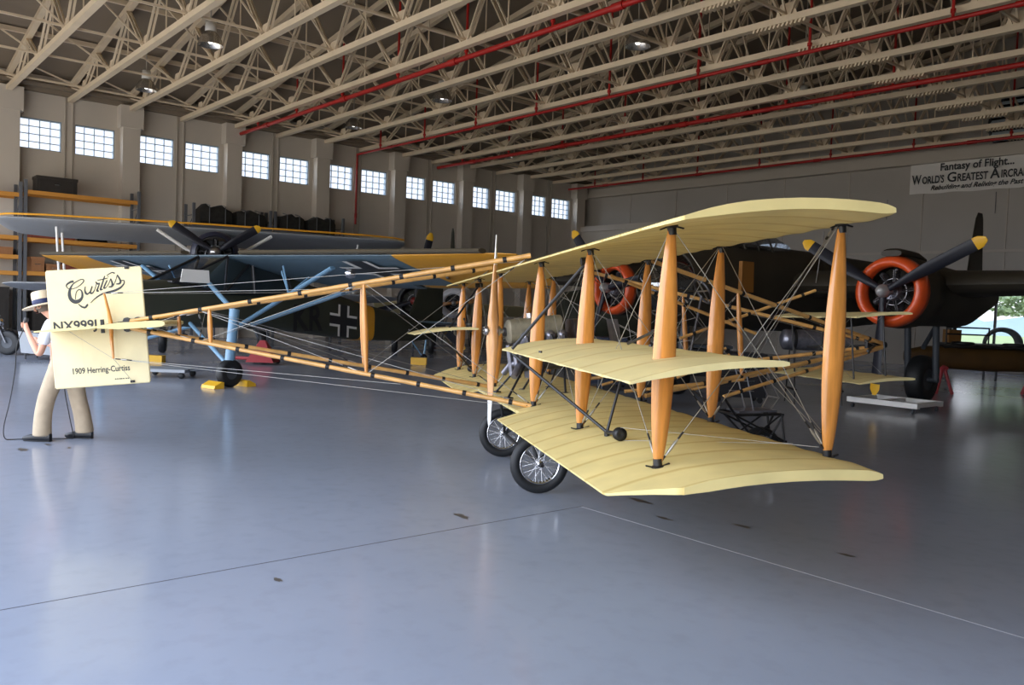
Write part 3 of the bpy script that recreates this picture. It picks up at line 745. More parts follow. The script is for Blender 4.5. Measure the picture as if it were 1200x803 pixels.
# bamboo ahead of the wings
for sg in (1, -1):
    bamboo(W(1.203, 1.05*sg, 1.33), W(4.38, .04*sg, .27), 'elevator_boom', .022)
    bamboo(W(1.1, 1.05*sg, .03), W(4.38, .04*sg, .235), 'elevator_boom', .022)
    bamboo(W(2.2, .42*sg, -.13), W(4.36, .05*sg, .225), 'elevator_boom', .02)
    lens(W(2.28, .70*sg, .11), W(2.28, .71*sg, .965), .06, 'boom_post', M_strut, .014, .7)
    for p, q in (((1.1,1.05,.03),(2.28,.7,.95)), ((1.2,1.05,1.33),(2.28,.7,.12)), ((2.28,.7,.95),(4.3,.05,.25)), ((2.28,.7,.95),(2.28,-.7,.12))):
        wire(W(p[0], p[1]*sg, p[2]), W(q[0], q[1]*sg, q[2]), .08)
    wire(W(1.15, 4.1*sg, .03), W(2.3, .4*sg, .45), .12); wire(W(1.15, 4.1*sg, .03), W(2.3, .42*sg, .7), .12); wire(W(1.2, 4.15*sg, 1.33), W(2.28, .7*sg, .2), .1); wire(W(1.2, 4.15*sg, 1.33), W(2.45, .5*sg, .1), .1)
bamboo(W(1.9, .05, .5), W(3.55, .05, .93), 'control_rod', .017, .3)
bamboo(W(1.1, .2, 1.22), W(2.72, .2, .5), 'control_rod', .017, .3)
bamboo(W(1.15, -.5, .0), W(2.6, -.3, .33), 'control_rod', .015, .3)
bamboo(W(1.5, .3, .02), W(2.35, .3, .3), 'control_rod', .015, .3)
bamboo(W(1.15, .3, .0), W(2.5, .3, .02), 'control_rod', .018, .3)
s = MB(); s.tube([W(4.25, -.05, .25), W(4.45, 0, .25)], .035, 8); s.tube([W(4.2, 0, .16), W(4.2, 0, .34)], .025, 8); s.build('boom_fitting', M_black, plane)
# front biplane elevators
for u in (.63, -.06):
    flat(((3.5,-.88,u),(3.5,.88,u),(4.15,.88,u+.0),(4.15,-.88,u+.0)), .026, 'elevator', M_fabric2, 5, None, .018)
for f in (3.62, 4.0):
    for r in (-.6, .6):
        s = MB(); s.tube([W(f, r, -.06), W(f, r, .64)], .010, 8); s.build('elevator_strut', M_black, plane)
    wire(W(f, -.6, -.05), W(f, .6, .62), 0, .002); wire(W(f, .6, -.05), W(f, -.6, .62), 0, .002)
s = MB(); s.tube([W(3.8, .05, .64), W(3.8, .05, .9)], .012, 8); s.tube([W(3.55,.05,.93),W(3.8,.05,.88)], .01, 6); s.tube([W(3.8, -.6, .25), W(4.3, 0, .25), W(3.8, .6, .25)], .014, 8); s.build('elevator_horn', M_black, plane)
# wheels
def wheel(c, R, ax):
    s = MB(); ax = V(ax).normalized(); c = V(c)
    s.torus(c, ax, R-.051, .051, 44, 12, 0, .045); t = s.build('wheel', M_rubber, plane)
    s = MB(); Rr = R-.098
    s.lathe(c, ax, [(Rr-.008,-.026),(Rr+.012,-.026),(Rr+.012,.026),(Rr-.008,.026),(Rr-.004,0)], 40, 0, True, True); s.build('rim', M_chrome, t)
    s = MB(); s.lathe(c, ax, [(0,-.06),(.016,-.06),(.016,-.05),(.03,-.048),(.03,-.042),(.02,-.036),(.02,.036),(.03,.042),(.03,.048),(.016,.05),(.016,.06),(0,.06)], 18); s.build('hub', M_chrome, t)
    s = MB(); x = ax.cross(V((0,0,1))).normalized(); y = ax.cross(x)
    for i in range(36):
        a = 2*pi*i/36; sd = .043 if i % 2 else -.043; h = a+(.9 if (i//2) % 2 else -.9)
        s.tube([c+(x*cos(h)+y*sin(h))*.028+ax*sd, c+(x*cos(a)+y*sin(a))*Rr], .0021, 5, 0, False)
    s.build('spoke', M_chrome, t)
    return t
AX = B_-U_*B_.dot(U_); AX = V((B_.x, B_.y, 0)).normalized()
def ground(f, r, R):         # wheel centre touching the floor under (f,r)
    p = W(f, r, 0); k = (p.z-R)/U_.z; q = p-U_*k; return q
Rw = .287
cn, cf = ground(.05, .93, Rw), ground(.05, -.93, Rw)
wheel(cn, Rw, AX); wheel(cf, Rw, AX)
s = MB(); s.tube([cn-AX*(-.12), cf+AX*(-.12)], .018, 10)
for c, sg in ((cn, 1), (cf, -1)):
    i = c-AX*.1*sg
    s.tube([i, W(.0, .72*sg, -.03)], .016, 8); s.tube([i, W(.9, .72*sg, -.03)], .016, 8); s.tube([i-AX*.06*sg, W(.1, .1*sg, -.03)], .014, 8)
s.build('undercarriage', M_black, plane)
nw = ground(2.80, 0, .262); wheel(nw, .262, AX)
s = MB()
for sg in (1, -1):
    p = nw+AX*.07*sg
    s.tube([p, W(2.45, .16*sg, -.38)], .013, 8); s.tube([p, W(3.05, .1*sg, -.45)], .013, 8)
    s.tube([W(2.42,.22*sg,-.37), W(3.0,.16*sg,-.42)], .016, 8); s.tube([W(2.42,.22*sg,-.37), W(3.02,.16*sg,-.72)], .011, 8); s.tube([W(3.0,.16*sg,-.42), W(2.45,.2*sg,-.75)], .011, 8); s.tube([W(2.45,.2*sg,-.75), W(3.02,.16*sg,-.72)], .013, 8); s.tube([W(3.0,.16*sg,-.42), W(3.02,.16*sg,-.72)], .013, 8)
    s.tube([W(2.42,.22*sg,-.37), W(2.2,.42*sg,-.13)], .015, 8); s.tube([p, W(1.1,.3*sg,-.05)], .016, 8)
for f, u in ((2.42,-.37),(3.0,-.42),(2.45,-.75),(3.02,-.72)): s.tube([W(f,-.2,u), W(f,.2,u)], .013, 8)
s.build('nose_fork', M_black, plane)
s = MB(); s.hexa([W(2.5,-.16,-.36),W(2.95,-.16,-.39),W(2.95,.16,-.39),W(2.5,.16,-.36),W(2.5,-.16,-.34),W(2.95,-.16,-.37),W(2.95,.16,-.37),W(2.5,.16,-.34)]); s.build('footboard', M_alu, plane)
s = MB()
for sg in (1, -1):
    s.tube([W(2.9,.1*sg,-.37), W(3.0,.12*sg,-.24), W(2.85,.12*sg,.1)], .008, 6); s.tube([W(2.7,.1*sg,-.36), W(2.62,.12*sg,.1)], .008, 6)
s.tube([W(3.0,-.12,-.24), W(3.0,.12,-.24)], .01, 6)
s.build('brake_pedal', M_steel, plane)
# ================================================================ OTHER AIRCRAFT
def airfoil_wing(s, fr, secs, mi=0, tipround=True):
    """secs: (r, f_le, f_te, u_le, u_te, thickness)"""
    T = [0, .03, .1, .25, .45, .7, .9, 1]; L = []
    for r, fl, ft, ul, ut, th in secs:
        up = []; dn = []
        for t in T:
            h = th*2.6*(.2969*sqrt(t)-.126*t-.3516*t*t+.2843*t**3-.1015*t**4)+.006
            f = fl+(ft-fl)*t; u = ul+(ut-ul)*t
            up.append(fr(f, r, u+h*1.25)); dn.append(fr(f, r, u-h*.65))
        L.append(up+dn[::-1])
    k = 2*len(T)
    s.add([p for x in L for p in x], [(i*k+j, i*k+(j+1) % k, (i+1)*k+(j+1) % k, (i+1)*k+j) for i in range(len(L)-1) for j in range(k)], mi, True)
    b = len(s.v)-k*len(L)
    for o in (b, b+k*(len(L)-1)):
        for j in range(len(T)-1): s.f.append((o+j, o+j+1, o+k-2-j, o+k-1-j)); s.m.append(mi); s.sm.append(False)
def propeller(hub, ax, R, angs, w, parent, m=None, tip=None, spin=.16, m3=None):
    ax = V((ax[0], ax[1], 0)).normalized(); x = V((-ax.y, ax.x, 0)); z = V((0, 0, 1)); hub = V(hub)
    s = MB(); s.lathe(hub, ax, [(0,.26*spin/.16),(.05,.255*spin/.16),(spin*.7,.2*spin/.16),(spin,.06),(spin,-.06),(spin*.6,-.12),(spin*.5,-.3),(0,-.3)], 20)
    p = s.build('propeller', m3 or M_steel, parent)
    for a in angs:
        d = x*cos(radians(a))+z*sin(radians(a)); c = ax.cross(d).normalized(); s = MB(); L = []
        for i in range(19):
            q = i/18; r = spin*.6+(R-spin*.6)*q; tw = radians(48-34*q)
            ww = w*(.45+.55*min(1, q*2.4)-.12*q*q) if q < .93 else w*.86*sqrt(max(.04, 1-((q-.93)/.075)**2))
            if q < .15: ww = .06+(ww-.06)*q/.15
            th = .06*(1-q)+.012
            e = c*cos(tw)+ax*sin(tw); nn = e.cross(d)
            L.append([hub+d*r+e*(ww*cos(2*pi*j/10))+nn*(th*sin(2*pi*j/10)) for j in range(10)])
        s.add([q for y in L for q in y], [(i*10+j, i*10+(j+1) % 10, (i+1)*10+(j+1) % 10, (i+1)*10+j) for i in range(18) for j in range(10)], 0, True)
        s.f += [tuple(range(10)), tuple(range(180, 190))]; s.m += [0, 1]; s.sm += [False, False]
        for k in range(180): s.m[k] = 1 if k//10 >= 16 else 0
        s.build('blade', [m or M_navy, tip or M_yellow], p)
    return p
def radial(fr, f, r, u, R, parent, n=9):
    s = MB(); c = fr(f, r, u); ax = (fr(f+1, r, u)-c)
    s.lathe(c, ax, [(0,.12),(R*.3,.1),(R*.36,0),(R*.36,-.3),(0,-.3)], 20)
    for k in range(12):
        a = 2*pi*k/12; x = V((-ax.y, ax.x, 0)); d = x*cos(a)+V((0,0,1))*sin(a); s.tube([c+d*R*.24+ax*.1, c+d*R*.24+ax*.14], R*.03, 6)
    e = s.build('engine', M_alu, parent)
    x = V((-ax.y, ax.x, 0)); rg = MB(); rg.torus(c-ax*.02, ax, R*.52, R*.025, 28, 6); rg.build('ignition_ring', M_steel, e)
    for k in range(n):
        a = 2*pi*k/n+.17; d = x*cos(a)+V((0,0,1))*sin(a); s = MB()
        s.lathe(c-ax*.12+d*R*.3, d, [(R*.14,0)]+[y for i in range(6) for y in ((R*.16,R*(.05+i*.085)),(R*.125,R*(.085+i*.085)))]+[(R*.13,R*.6),(R*.08,R*.66),(0,R*.66)], 12)
        s.tube([c+d*R*.34+ax*.0, c+d*R*.86+ax*.01], R*.022, 6); s.tube([c+d*R*.33+x*0+ax*.02+d.cross(ax)*R*.07, c+d*R*.86+d.cross(ax)*R*.07], R*.018, 6)
        s.build('cylinder', M_iron, e)
    return e
def tyre(c, ax, R, w, parent, m=M_rubber, name='wheel'):
    s = MB(); s.lathe(c, ax, [(R*.45,-w*.4),(R*.8,-w*.5),(R*.95,-w*.38),(R,-w*.15),(R,w*.15),(R*.95,w*.38),(R*.8,w*.5),(R*.45,w*.4)], 28)
    t = s.build(name, m, parent); s = MB(); s.lathe(c, ax, [(0,-w*.36),(R*.4,-w*.34),(R*.5,-w*.4),(R*.5,w*.4),(R*.4,w*.34),(0,w*.36)], 20); s.build('hub', M_darkgrey, t); return t
def cross_marking(fn, n, parent, arm=1.0):
    """black beam cross edged in white; fn maps the flat drawing (x,y) in -1..1 and a layer height to the skin"""
    a, b = .27*arm, .43*arm
    s = MB(); s.add([fn(x, y, .008) for x, y in ((-1,-a),(-a,-a),(-a,-1),(a,-1),(a,-a),(1,-a),(1,a),(a,a),(a,1),(-a,1),(-a,a),(-1,a))], [(0,1,10,11),(1,4,7,10),(2,3,4,1),(5,6,7,4),(8,9,10,7)])
    k = s.build('cross_marking', M_black, parent)
    s = MB()
    for sx in (-1, 1):
        for sy in (-1, 1):
            P = [(sx*a, sy*1), (sx*b, sy*1), (sx*b, sy*b), (sx*1, sy*b), (sx*1, sy*a), (sx*a, sy*a)]
            s.add([fn(x, y, .009) for x, y in P], [(0,1,2,5),(2,3,4,5)])
    s.build('white_edging', M_white, k)

# ---------------- blue, green and yellow high-wing spotter, nose towards the doors
so = plan(-6.6, 18.3); sf = V((.272, -.963, 0)); S_ = frame(so, sf)
st = thing('spotter_monoplane', so, 'blue-grey high-wing spotter plane with yellow wingtips and black crosses, nose towards the doors', 'aeroplane')
Z1, Z2, HS = 2.62, 2.14, 7.8
s = MB(); airfoil_wing(s, S_, [(-HS,-.25,-1.6,Z1+.03,Z2+.08,.06),(-HS+.25,-.05,-1.9,Z1+.03,Z2+.04,.14),(-5.2,0,-2.1,Z1,Z2,.22),(-.5,0,-2.1,Z1,Z2,.24),(.5,0,-2.1,Z1,Z2,.24),(5.2,0,-2.1,Z1,Z2,.22),(HS-.25,-.05,-1.9,Z1+.03,Z2+.04,.14),(HS,-.25,-1.6,Z1+.03,Z2+.08,.06)])
for k, f in enumerate(s.f):
    r = sum((s.v[i]-so).dot(V((sf.y, -sf.x, 0))) for i in f)/len(f)
    if abs(r) > 5.2: s.m[k] = 1
sw = s.build('wing', [M_bluegrey, M_wing_yel], st)
s = MB()
for sg in (-1, 1):
    s.tube([S_(.06, 1.0*sg, Z1+.07), S_(.06, 4.5*sg, Z1+.07), S_(.03, 7.3*sg, Z1+.07)], .045, 8, 0, True, (0,0,1), .12)
s.build('leading_edge_slat', mat('brown_green_slat', srgb(96, 88, 72), .5), sw)
for sg in (-1, 1):
    s = MB(); airfoil_wing(s, S_, [(1.0*sg,-2.14,-2.6,Z2+.0,Z2-.07,.06),(3.9*sg,-2.14,-2.6,Z2,Z2-.07,.06)]); s.build('flap', M_bluegrey, sw)
    s = MB(); airfoil_wing(s, S_, [(4.1*sg,-2.14,-2.55,Z2+.02,Z2-.04,.05),(7.2*sg,-2.0,-2.4,Z2+.06,Z2,.05)]); s.build('aileron', M_wing_yel, sw)
def undersurf(x, y, h, rc, sg):
    r = rc+x*.78; t = .37+y*.30; f = -2.1*t
    th = .22*2.6*(.2969*sqrt(t)-.126*t-.3516*t*t+.2843*t**3-.1015*t**4)+.006
    return S_(f, r*sg, Z1+(Z2-Z1)*t-th*.65-.03-h*1.5)
for sg in (-1, 1): cross_marking(lambda x, y, h: undersurf(x, y, h, 4.1, sg), 0, sw)
s = MB(); s.box(S_(-1.2, -5.6, Z1-.36), (.05, .9, .03), Matrix.Rotation(.9, 3, 'Z')); s.build('aileron_rod', M_black, sw)
s = MB(); s.loft([(2.5,1.6,.12,.12),(2.4,1.6,.3,.3),(1.9,1.58,.36,.4),(1.2,1.56,.42,.48),(.3,1.6,.48,.56),(-.1,1.82,.5,.78),(-1.6,1.78,.52,.8),(-2.2,1.55,.5,.62),(-4.2,1.22,.38,.5),(-6.6,.98,.2,.34),(-7.6,.95,.05,.25)], S_, 24, 4)
sfu = s.build('fuselage', M_dgreen, st)
s = MB(); s.loft([(-4.22,1.22,.385,.505),(-4.72,1.15,.36,.475)], S_, 24, 4); s.build('yellow_band', M_wing_yel, sfu)
def side(x, y, h): 
    f = -3.5+x*-.5; k = .38+.12*(f+4.2)/2.0; return S_(f, -(k+.014+h), 1.22+y*.40-.05*x)
cross_marking(side, 0, sfu, .95)
s = MB(); ax_ = (S_(-1,0,0)-S_(0,0,0)); text_mesh(s, 'KR', .86, S_(-1.75, -.545, 1.0), (ax_+(S_(0,.05,0)-S_(0,0,0))), V((0,0,1)), .9, 0, .02)
s.build('code_lettering', M_black, sfu)
# cabin glazing : slanted panes between dark tubes
cab = [(.95,.3,2.15),(.15,.52,2.12),(.1,.5,2.6),(-1.7,.5,2.45),(-1.9,.52,1.75),(.2,.66,1.75)]
s = MB()
for sg in (-1, 1):
    P = [S_(.2,.62*sg,1.8), S_(-1.7,.62*sg,1.8), S_(-1.5,.5*sg,2.42), S_(.05,.5*sg,2.58)]
    s.add(P, [(0,1,2,3)]); s.add([S_(1.3,.44*sg,2.0), S_(.2,.62*sg,1.8), S_(.05,.5*sg,2.58)], [(0,1,2)])
s.add([S_(1.3,-.44,2.0), S_(1.3,.44,2.0), S_(.05,.5,2.58), S_(.05,-.5,2.58)], [(0,1,2,3)])
s.build('cabin_glazing', M_canopy, sfu)
s = MB()
for sg in (-1, 1):
    for p, q in (((.2,.63,1.8),(.05,.51,2.6)),((-.6,.63,1.8),(-.6,.51,2.55)),((-1.7,.63,1.8),(-1.5,.51,2.45)),((.2,.63,1.8),(-1.7,.63,1.8)),((1.3,.45,2.0),(.05,.51,2.6)),((1.3,.45,2.0),(.2,.63,1.8)),((.2,.63,1.8),(-.6,.51,2.55))):
        s.tube([S_(p[0],p[1]*sg,p[2]), S_(q[0],q[1]*sg,q[2])], .03, 6)
s.tube([S_(1.3,-.44,2.0), S_(1.3,.44,2.0)], .03, 6); s.build('cabin_frame', M_black, sfu)
s = MB(); s.hexa([S_(.55,-.60,2.0),S_(1.2,-.53,2.0),S_(1.2,-.515,2.0),S_(.55,-.585,2.0),S_(.55,-.56,2.27),S_(1.12,-.48,2.27),S_(1.12,-.465,2.27),S_(.55,-.545,2.27)]); s.build('sky_reflection_panel', M_white, sfu)  # white paint stands in for sky reflected in the cabin side pane
for sg in (-1, 1):
    for fw in (-.35, -1.5):
        s = MB(); p, q = S_(-.3 if fw > -1 else -.6, .52*sg, 1.12), S_(fw, 3.3*sg, Z1+(Z2-Z1)*(-fw/2.1)-.14); s.tube([p, q], .075, 10, 0, True, sf, .04); s.build('wing_strut', M_blue, st)
    s = MB(); m0 = S_(-.45, 1.9*sg, 1.85); s.tube([m0, S_(-.5, 1.6*sg, Z1-.3)], .018, 6); s.tube([m0, S_(-1.0, 1.9*sg, Z1-.4)], .018, 6); s.tube([m0, S_(-.2, 2.0*sg, Z1-.2)], .018, 6); s.build('jury_strut', M_blue, st)
    s = MB(); w = S_(1.3, 2.3*sg, .27)
    s.tube([w+V((0,0,.2)), S_(1.2, 2.28*sg, 1.5)], .10, 12, 0, True, sf, .085); s.tube([S_(1.2, 2.28*sg, 1.45), S_(.5, .5*sg, 2.0)], .05, 8); s.tube([w+V((0,0,.12)), S_(.9, .45*sg, 1.15)], .04, 8); s.tube([w+V((0,0,.12)), S_(-.2, .5*sg, 1.15)], .04, 8)
    s.build('undercarriage_leg', M_blue, st)
    tyre(w, S_(0, 1, 0)-S_(0, 0, 0), .27, .2, st)
s = MB()
for sg in (-1, 1): airfoil_wing(s, S_, [(.05*sg,-6.7,-7.9,1.22,1.12,.08),(1.9*sg,-6.9,-7.7,1.22,1.14,.05)])
s.build('tailplane', M_bluegrey, st)
s = MB(); F2 = lambda f, r, u: S_(f, u-1.2, 1.2+r)
airfoil_wing(s, F2, [(0,-6.4,-8.0,1.2,1.2,.12),(1.0,-6.9,-8.0,1.2,1.2,.07)]); s.build('fin', M_dgreen, st)
s = MB(); w = S_(-7.2, 0, .13); s.tube([w, S_(-7.3, 0, .75)], .03, 8); s.tube([w, S_(-6.7, .1, .7)], .02, 6); s.build('tail_strut', M_blue, st); tyre(w, S_(0,1,0)-S_(0,0,0), .13, .08, st, M_rubber, 'tail_wheel')
propeller(S_(2.62, 0, 1.6), sf, 1.25, (20, 200), .11, st, M_prop, M_prop)
# landing light under the wing
s = MB(); s.lathe(S_(-.9, -3.25, Z1-.42), (0, 0, 1), [(0,0),(.1,.03),(.13,.12),(.1,.2),(0,.2)], 16); s.build('landing_light', M_chrome, sw)

# ---------------- big grey biplane with black radial engine
go = plan(-8.87, 24.6); gf = V((.936, -.353, 0)); G_ = frame(go, gf)
gt = thing('grey_biplane', go, 'pale grey biplane with orange-edged upper wing, its radial engine facing the camera', 'aeroplane')
s = MB(); ZA = 3.68
airfoil_wing(s, G_, [(-5.8,-.6,-1.4,ZA-.05,ZA-.15,.05),(-5.7,-.25,-1.7,ZA-.02,ZA-.24,.1),(-5.4,-.08,-1.95,ZA,ZA-.33,.18),(-4.5,0,-2.1,ZA,ZA-.38,.26),(0,0,-2.1,ZA,ZA-.4,.3),(4.5,0,-2.1,ZA,ZA-.38,.26),(5.4,-.08,-1.95,ZA,ZA-.33,.18),(5.7,-.25,-1.7,ZA-.02,ZA-.24,.1),(5.8,-.6,-1.4,ZA-.05,ZA-.15,.05)])
gw = s.build('wing', M_grey, gt)
s = MB(); s.tube([G_(-.22,-5.68,ZA+.06), G_(-.05,-5.35,ZA+.09), G_(.01,-4.5,ZA+.115), G_(.02,0,ZA+.14), G_(.01,4.5,ZA+.115), G_(-.05,5.35,ZA+.09), G_(-.22,5.68,ZA+.06)], .028, 8); s.build('orange_leading_edge', M_wing_yel, gw)
s = MB(); s.loft([(.9,2.85,.45,.45),(.2,2.85,.6,.62),(-.4,2.8,.6,.8),(-2.3,2.6,.55,.8),(-4.4,2.2,.18,.3)], G_, 22, 3); gfu = s.build('fuselage', M_darkgrey, gt)
s = MB(); s.lathe(G_(1.0,0,2.88), gf, [(.52,.5),(.62,.42),(.66,.25),(.64,-.3),(.56,-.35),(.54,.3),(.5,.44),(.52,.5)], 32); s.build('engine_cowl', mat('navy_cowl', srgb(34, 38, 56), .4), gt)
radial(G_, 1.15, 0, 2.88, .5, gt)
propeller(G_(1.62,0,2.93), gf, 1.42, (33, 147, 270), .13, gt)
for sg in (-1, 1):
    
    for fa in (-.45, -1.35): s = MB(); s.tube([G_(fa,4.15*sg,1.9), G_(fa,4.25*sg,ZA-.12-.1*abs(fa))], .034, 8); s.build('interplane_strut', M_white, gt)
    s = MB(); airfoil_wing(s, G_, [(.45*sg,0,-1.9,1.95,1.7,.22),(4.6*sg,0,-1.9,1.9,1.66,.2),(5.3*sg,-.1,-1.75,1.89,1.7,.14),(5.55*sg,-.35,-1.4,1.86,1.76,.06)]); s.build('wing', M_grey, gt)
    s = MB(); s.tube([G_(-.3,.5*sg,2.3), G_(-.2,1.3*sg,.5)], .06, 8); s.tube([G_(-1.2,.5*sg,2.2), G_(-.2,1.3*sg,.5)], .05, 8); s.build('undercarriage_leg', M_darkgrey, gt)
    tyre(G_(-.2,1.4*sg,.38), G_(0,1,0)-G_(0,0,0), .38, .22, gt)
s = MB(); s.tube([G_(-4.2,0,.14), G_(-4.2,0,2.0)], .035, 8); s.build('tail_strut', M_darkgrey, gt); tyre(G_(-4.2,0,.14), G_(0,1,0)-G_(0,0,0), .14, .09, gt, M_rubber, 'tail_wheel')
s = MB()
for sg in (-1, 1): s = MB(); s.tube([G_(-.1, .7*sg, 3.0), G_(.0, 1.6*sg, ZA-.1)], .05, 8); s.build('cabane_strut', M_white, gt)

# ---------------- twin-engined bomber facing the doors
bo = V((-11.3, 16, 0)); bf = V((0, -1, 0)); D_ = frame(bo, bf)
bt = thing('bomber', bo, 'dark olive twin-engined bomber with orange engine rings, nose towards the doors', 'aeroplane')
s = MB(); s.loft([(2.2,2.35,.7,.72),(1.2,2.4,.9,.93),(-.5,2.4,1.0,1.0),(-3,2.4,1.0,1.0),(-7,2.5,.85,.85),(-13,2.8,.35,.45),(-14.2,2.85,.1,.2)], D_, 28, 2.3)
bfu = s.build('fuselage', M_olive, bt)
s = MB(); s.loft([(2.9,2.3,.08,.08),(2.8,2.3,.3,.3),(2.55,2.32,.52,.53),(2.2,2.35,.69,.71)], D_, 24, 2.2); s.build('nose_glazing', M_canopy, bfu)
s = MB()
for k in range(8):
    a = 2*pi*k/8+.2; s.tube([D_(f, hw*cos(a)*1.02, zc+hw*sin(a)*1.02) for f, zc, hw in ((2.9,2.3,.08),(2.8,2.3,.3),(2.55,2.32,.53),(2.18,2.35,.71))], .02, 6)
for f, zc, hw in ((2.55,2.32,.53),(2.2,2.35,.71)): s.lathe(D_(f,0,zc), bf, [(hw,-.02),(hw+.025,-.02),(hw+.025,.02),(hw,.02)], 28)
s.build('nose_frame', M_olive, bfu)
s = MB(); s.loft([(.9,3.2,.4,.1),(.4,3.3,.62,.32),(-.6,3.35,.66,.4),(-1.6,3.3,.5,.2)], D_, 22, 2.6); s.build('cockpit_canopy', M_canopy, bfu)
s = MB()
for f, hw, zz in ((.4,.64,3.63),(-.1,.66,3.72),(-.6,.68,3.76)):
    s.tube([D_(f,-hw,3.2), D_(f,-hw*.7,zz-.08), D_(f,0,zz), D_(f,hw*.7,zz-.08), D_(f,hw,3.2)], .025, 6)
s.build('canopy_frame', M_olive, bfu)
s = MB(); s.lohi((bo.x+.15, bo.y-1.62, 2.95), (bo.x+.75, bo.y-1.5, 3.35)) if 0 else s.hexa([D_(1.0,-.99,2.25),D_(.6,-1.02,2.25),D_(.6,-.96,2.25),D_(1.0,-.9,2.25),D_(1.0,-.99,2.9),D_(.6,-1.0,2.9),D_(.6,-.94,2.9),D_(1.0,-.9,2.9)]); s.build('hatch_panel', mat('amber_panel', srgb(150, 100, 40), .6), bfu)
s = MB(); WZ = 2.5
airfoil_wing(s, D_, [(-9.2,-1.8,-3.2,WZ+.14,WZ+.1,.3),(-8.8,-1.6,-3.4,WZ+.13,WZ+.08,.55),(-3.73,-1.0,-4.0,WZ,WZ-.08,1.1),(0,-.9,-4.2,WZ-.05,WZ-.12,1.25),(3.73,-1.0,-4.0,WZ,WZ-.08,1.1),(8.8,-1.6,-3.4,WZ+.13,WZ+.08,.55),(9.2,-1.8,-3.2,WZ+.14,WZ+.1,.3)])
s.build('wing', M_olive, bt)
for r, angs in ((-3.66, (28, 150, 268)), (3.66, (131, 251, 11))):
    zc = 2.33
    s = MB(); s.loft([(-.55,zc,.66,.66),(-1.2,zc,.64,.66),(-3.2,zc-.05,.55,.6),(-5.2,zc+.05,.12,.18)], lambda f, q, u: D_(f, q+r, u), 24, 2.1)
    nac = s.build('nacelle', M_olive, bt)
    s = MB(); s.lathe(D_(0,r,zc), bf, [(.48,-.12),(.49,.02),(.54,.09),(.60,.09),(.665,.03),(.695,-.08),(.70,-.2),(.66,-.21),(.5,-.2),(.48,-.12)], 40); s.build('orange_cowl_ring', M_orange, nac)
    s = MB(); s.lathe(D_(0,r,zc), bf, [(.70,-.2),(.72,-.5),(.69,-.9),(.62,-.92),(.5,-.3),(.5,-.2)], 36); s.build('engine_cowl', M_olive, nac)
    s = MB(); s.loft([(.0,zc+.74,.2,.06),(-.1,zc+.76,.22,.085),(-.8,zc+.74,.2,.08),(-1.3,zc+.68,.12,.05)], lambda f, q, u: D_(f, q+r, u), 16, 2.6); s.build('air_scoop', M_olive, nac)
    radial(lambda f, q, u: D_(f, q+r, u), -.16, 0, zc, .5, nac)
    propeller(D_(.22, r, zc), bf, 2.02, angs, .13, bt, M_navy, M_yellow, .13, mat('spinner_grey', srgb(168, 166, 164), .4, metal=.3))
    wr = r+(.35 if r < 0 else -.35)
    s = MB(); s.tube([D_(-2.3,wr-.3,zc-.4), D_(-2.45,wr-.3,.52)], .07, 10); s.tube([D_(-2.3,wr+.3,zc-.4), D_(-2.45,wr+.3,.52)], .07, 10); s.tube([D_(-2.45,wr-.36,.52), D_(-2.45,wr+.36,.52)], .06, 10); s.tube([D_(-3.2,wr,zc-.5), D_(-2.45,wr,1.2)], .05, 8)
    s.build('undercarriage_leg', M_darkgrey, bt); tyre(D_(-2.45,wr,.52), (1,0,0), .52, .38, bt)
s = MB(); airfoil_wing(s, D_, [(-3.2,-12.6,-13.7,2.95,2.95,.08),(0,-12.2,-13.9,2.9,2.9,.14),(3.2,-12.6,-13.7,2.95,2.95,.08)]); s.build('tailplane', M_olive, bt)
for r in (0,):
    s = MB(); FF = lambda f, q, u: D_(f, u+r, 3.9+q)
    airfoil_wing(s, FF, [(-.9,-12.9,-14.3,0,0,.16),(.8,-13.3,-14.1,0,0,.12),(1.35,-13.45,-14.05,0,0,.08),(1.55,-13.6,-13.95,0,0,.03)]); s.build('fin', M_olive, bt)
s = MB(); s.tube([D_(1.6,0,1.6), D_(1.75,0,.36)], .06, 8); s.build('nose_leg', M_darkgrey, bt); tyre(D_(1.75,0,.36), (1,0,0), .36, .24, bt, M_rubber, 'nose_wheel')
s = MB(); s.tube([D_(-.2,-2.0,2.5), D_(-.4,-2.0,3.6)], .012, 6); s.build('aerial', M_steel, bt)

# ---------------- white-cowled trainer and dark-cowled fighter behind the far wing
to = plan(-2.46, 34.2); tf = (V((0,0,0))-to).normalized(); T_ = frame(to, tf)
tt_ = thing('white_cowl_trainer', to, 'small aeroplane with a white engine cowl and wooden propeller, far behind the spotter tail', 'aeroplane')
s = MB(); s.loft([(.1,1.75,.5,.5),(-.6,1.75,.52,.55),(-1.6,1.7,.45,.55),(-4.4,1.4,.12,.2)], T_, 20, 2.4); s.build('fuselage', M_darkgrey, tt_)
s = MB(); s.lathe(T_(.2,0,1.78), tf, [(.36,.2),(.4,.26),(.48,.28),(.57,.24),(.62,.1),(.61,-.3),(.38,-.3),(.36,.2)], 36); s.build('engine_cowl', M_whitecowl, tt_)
radial(T_, .2, 0, 1.78, .36, tt_, 7)
propeller(T_(.52,0,1.78), tf, .95, (8, 188), .1, tt_, M_prop, M_yellow, .1)
s = MB(); airfoil_wing(s, T_, [(-3.3,-.3,-1.2,1.66,1.36,.08),(-2.8,0,-1.4,1.74,1.28,.14),(0,0,-1.5,1.78,1.3,.2),(2.8,0,-1.4,1.74,1.28,.14),(3.3,-.3,-1.2,1.66,1.36,.08)]); s.build('wing', M_cream, tt_)
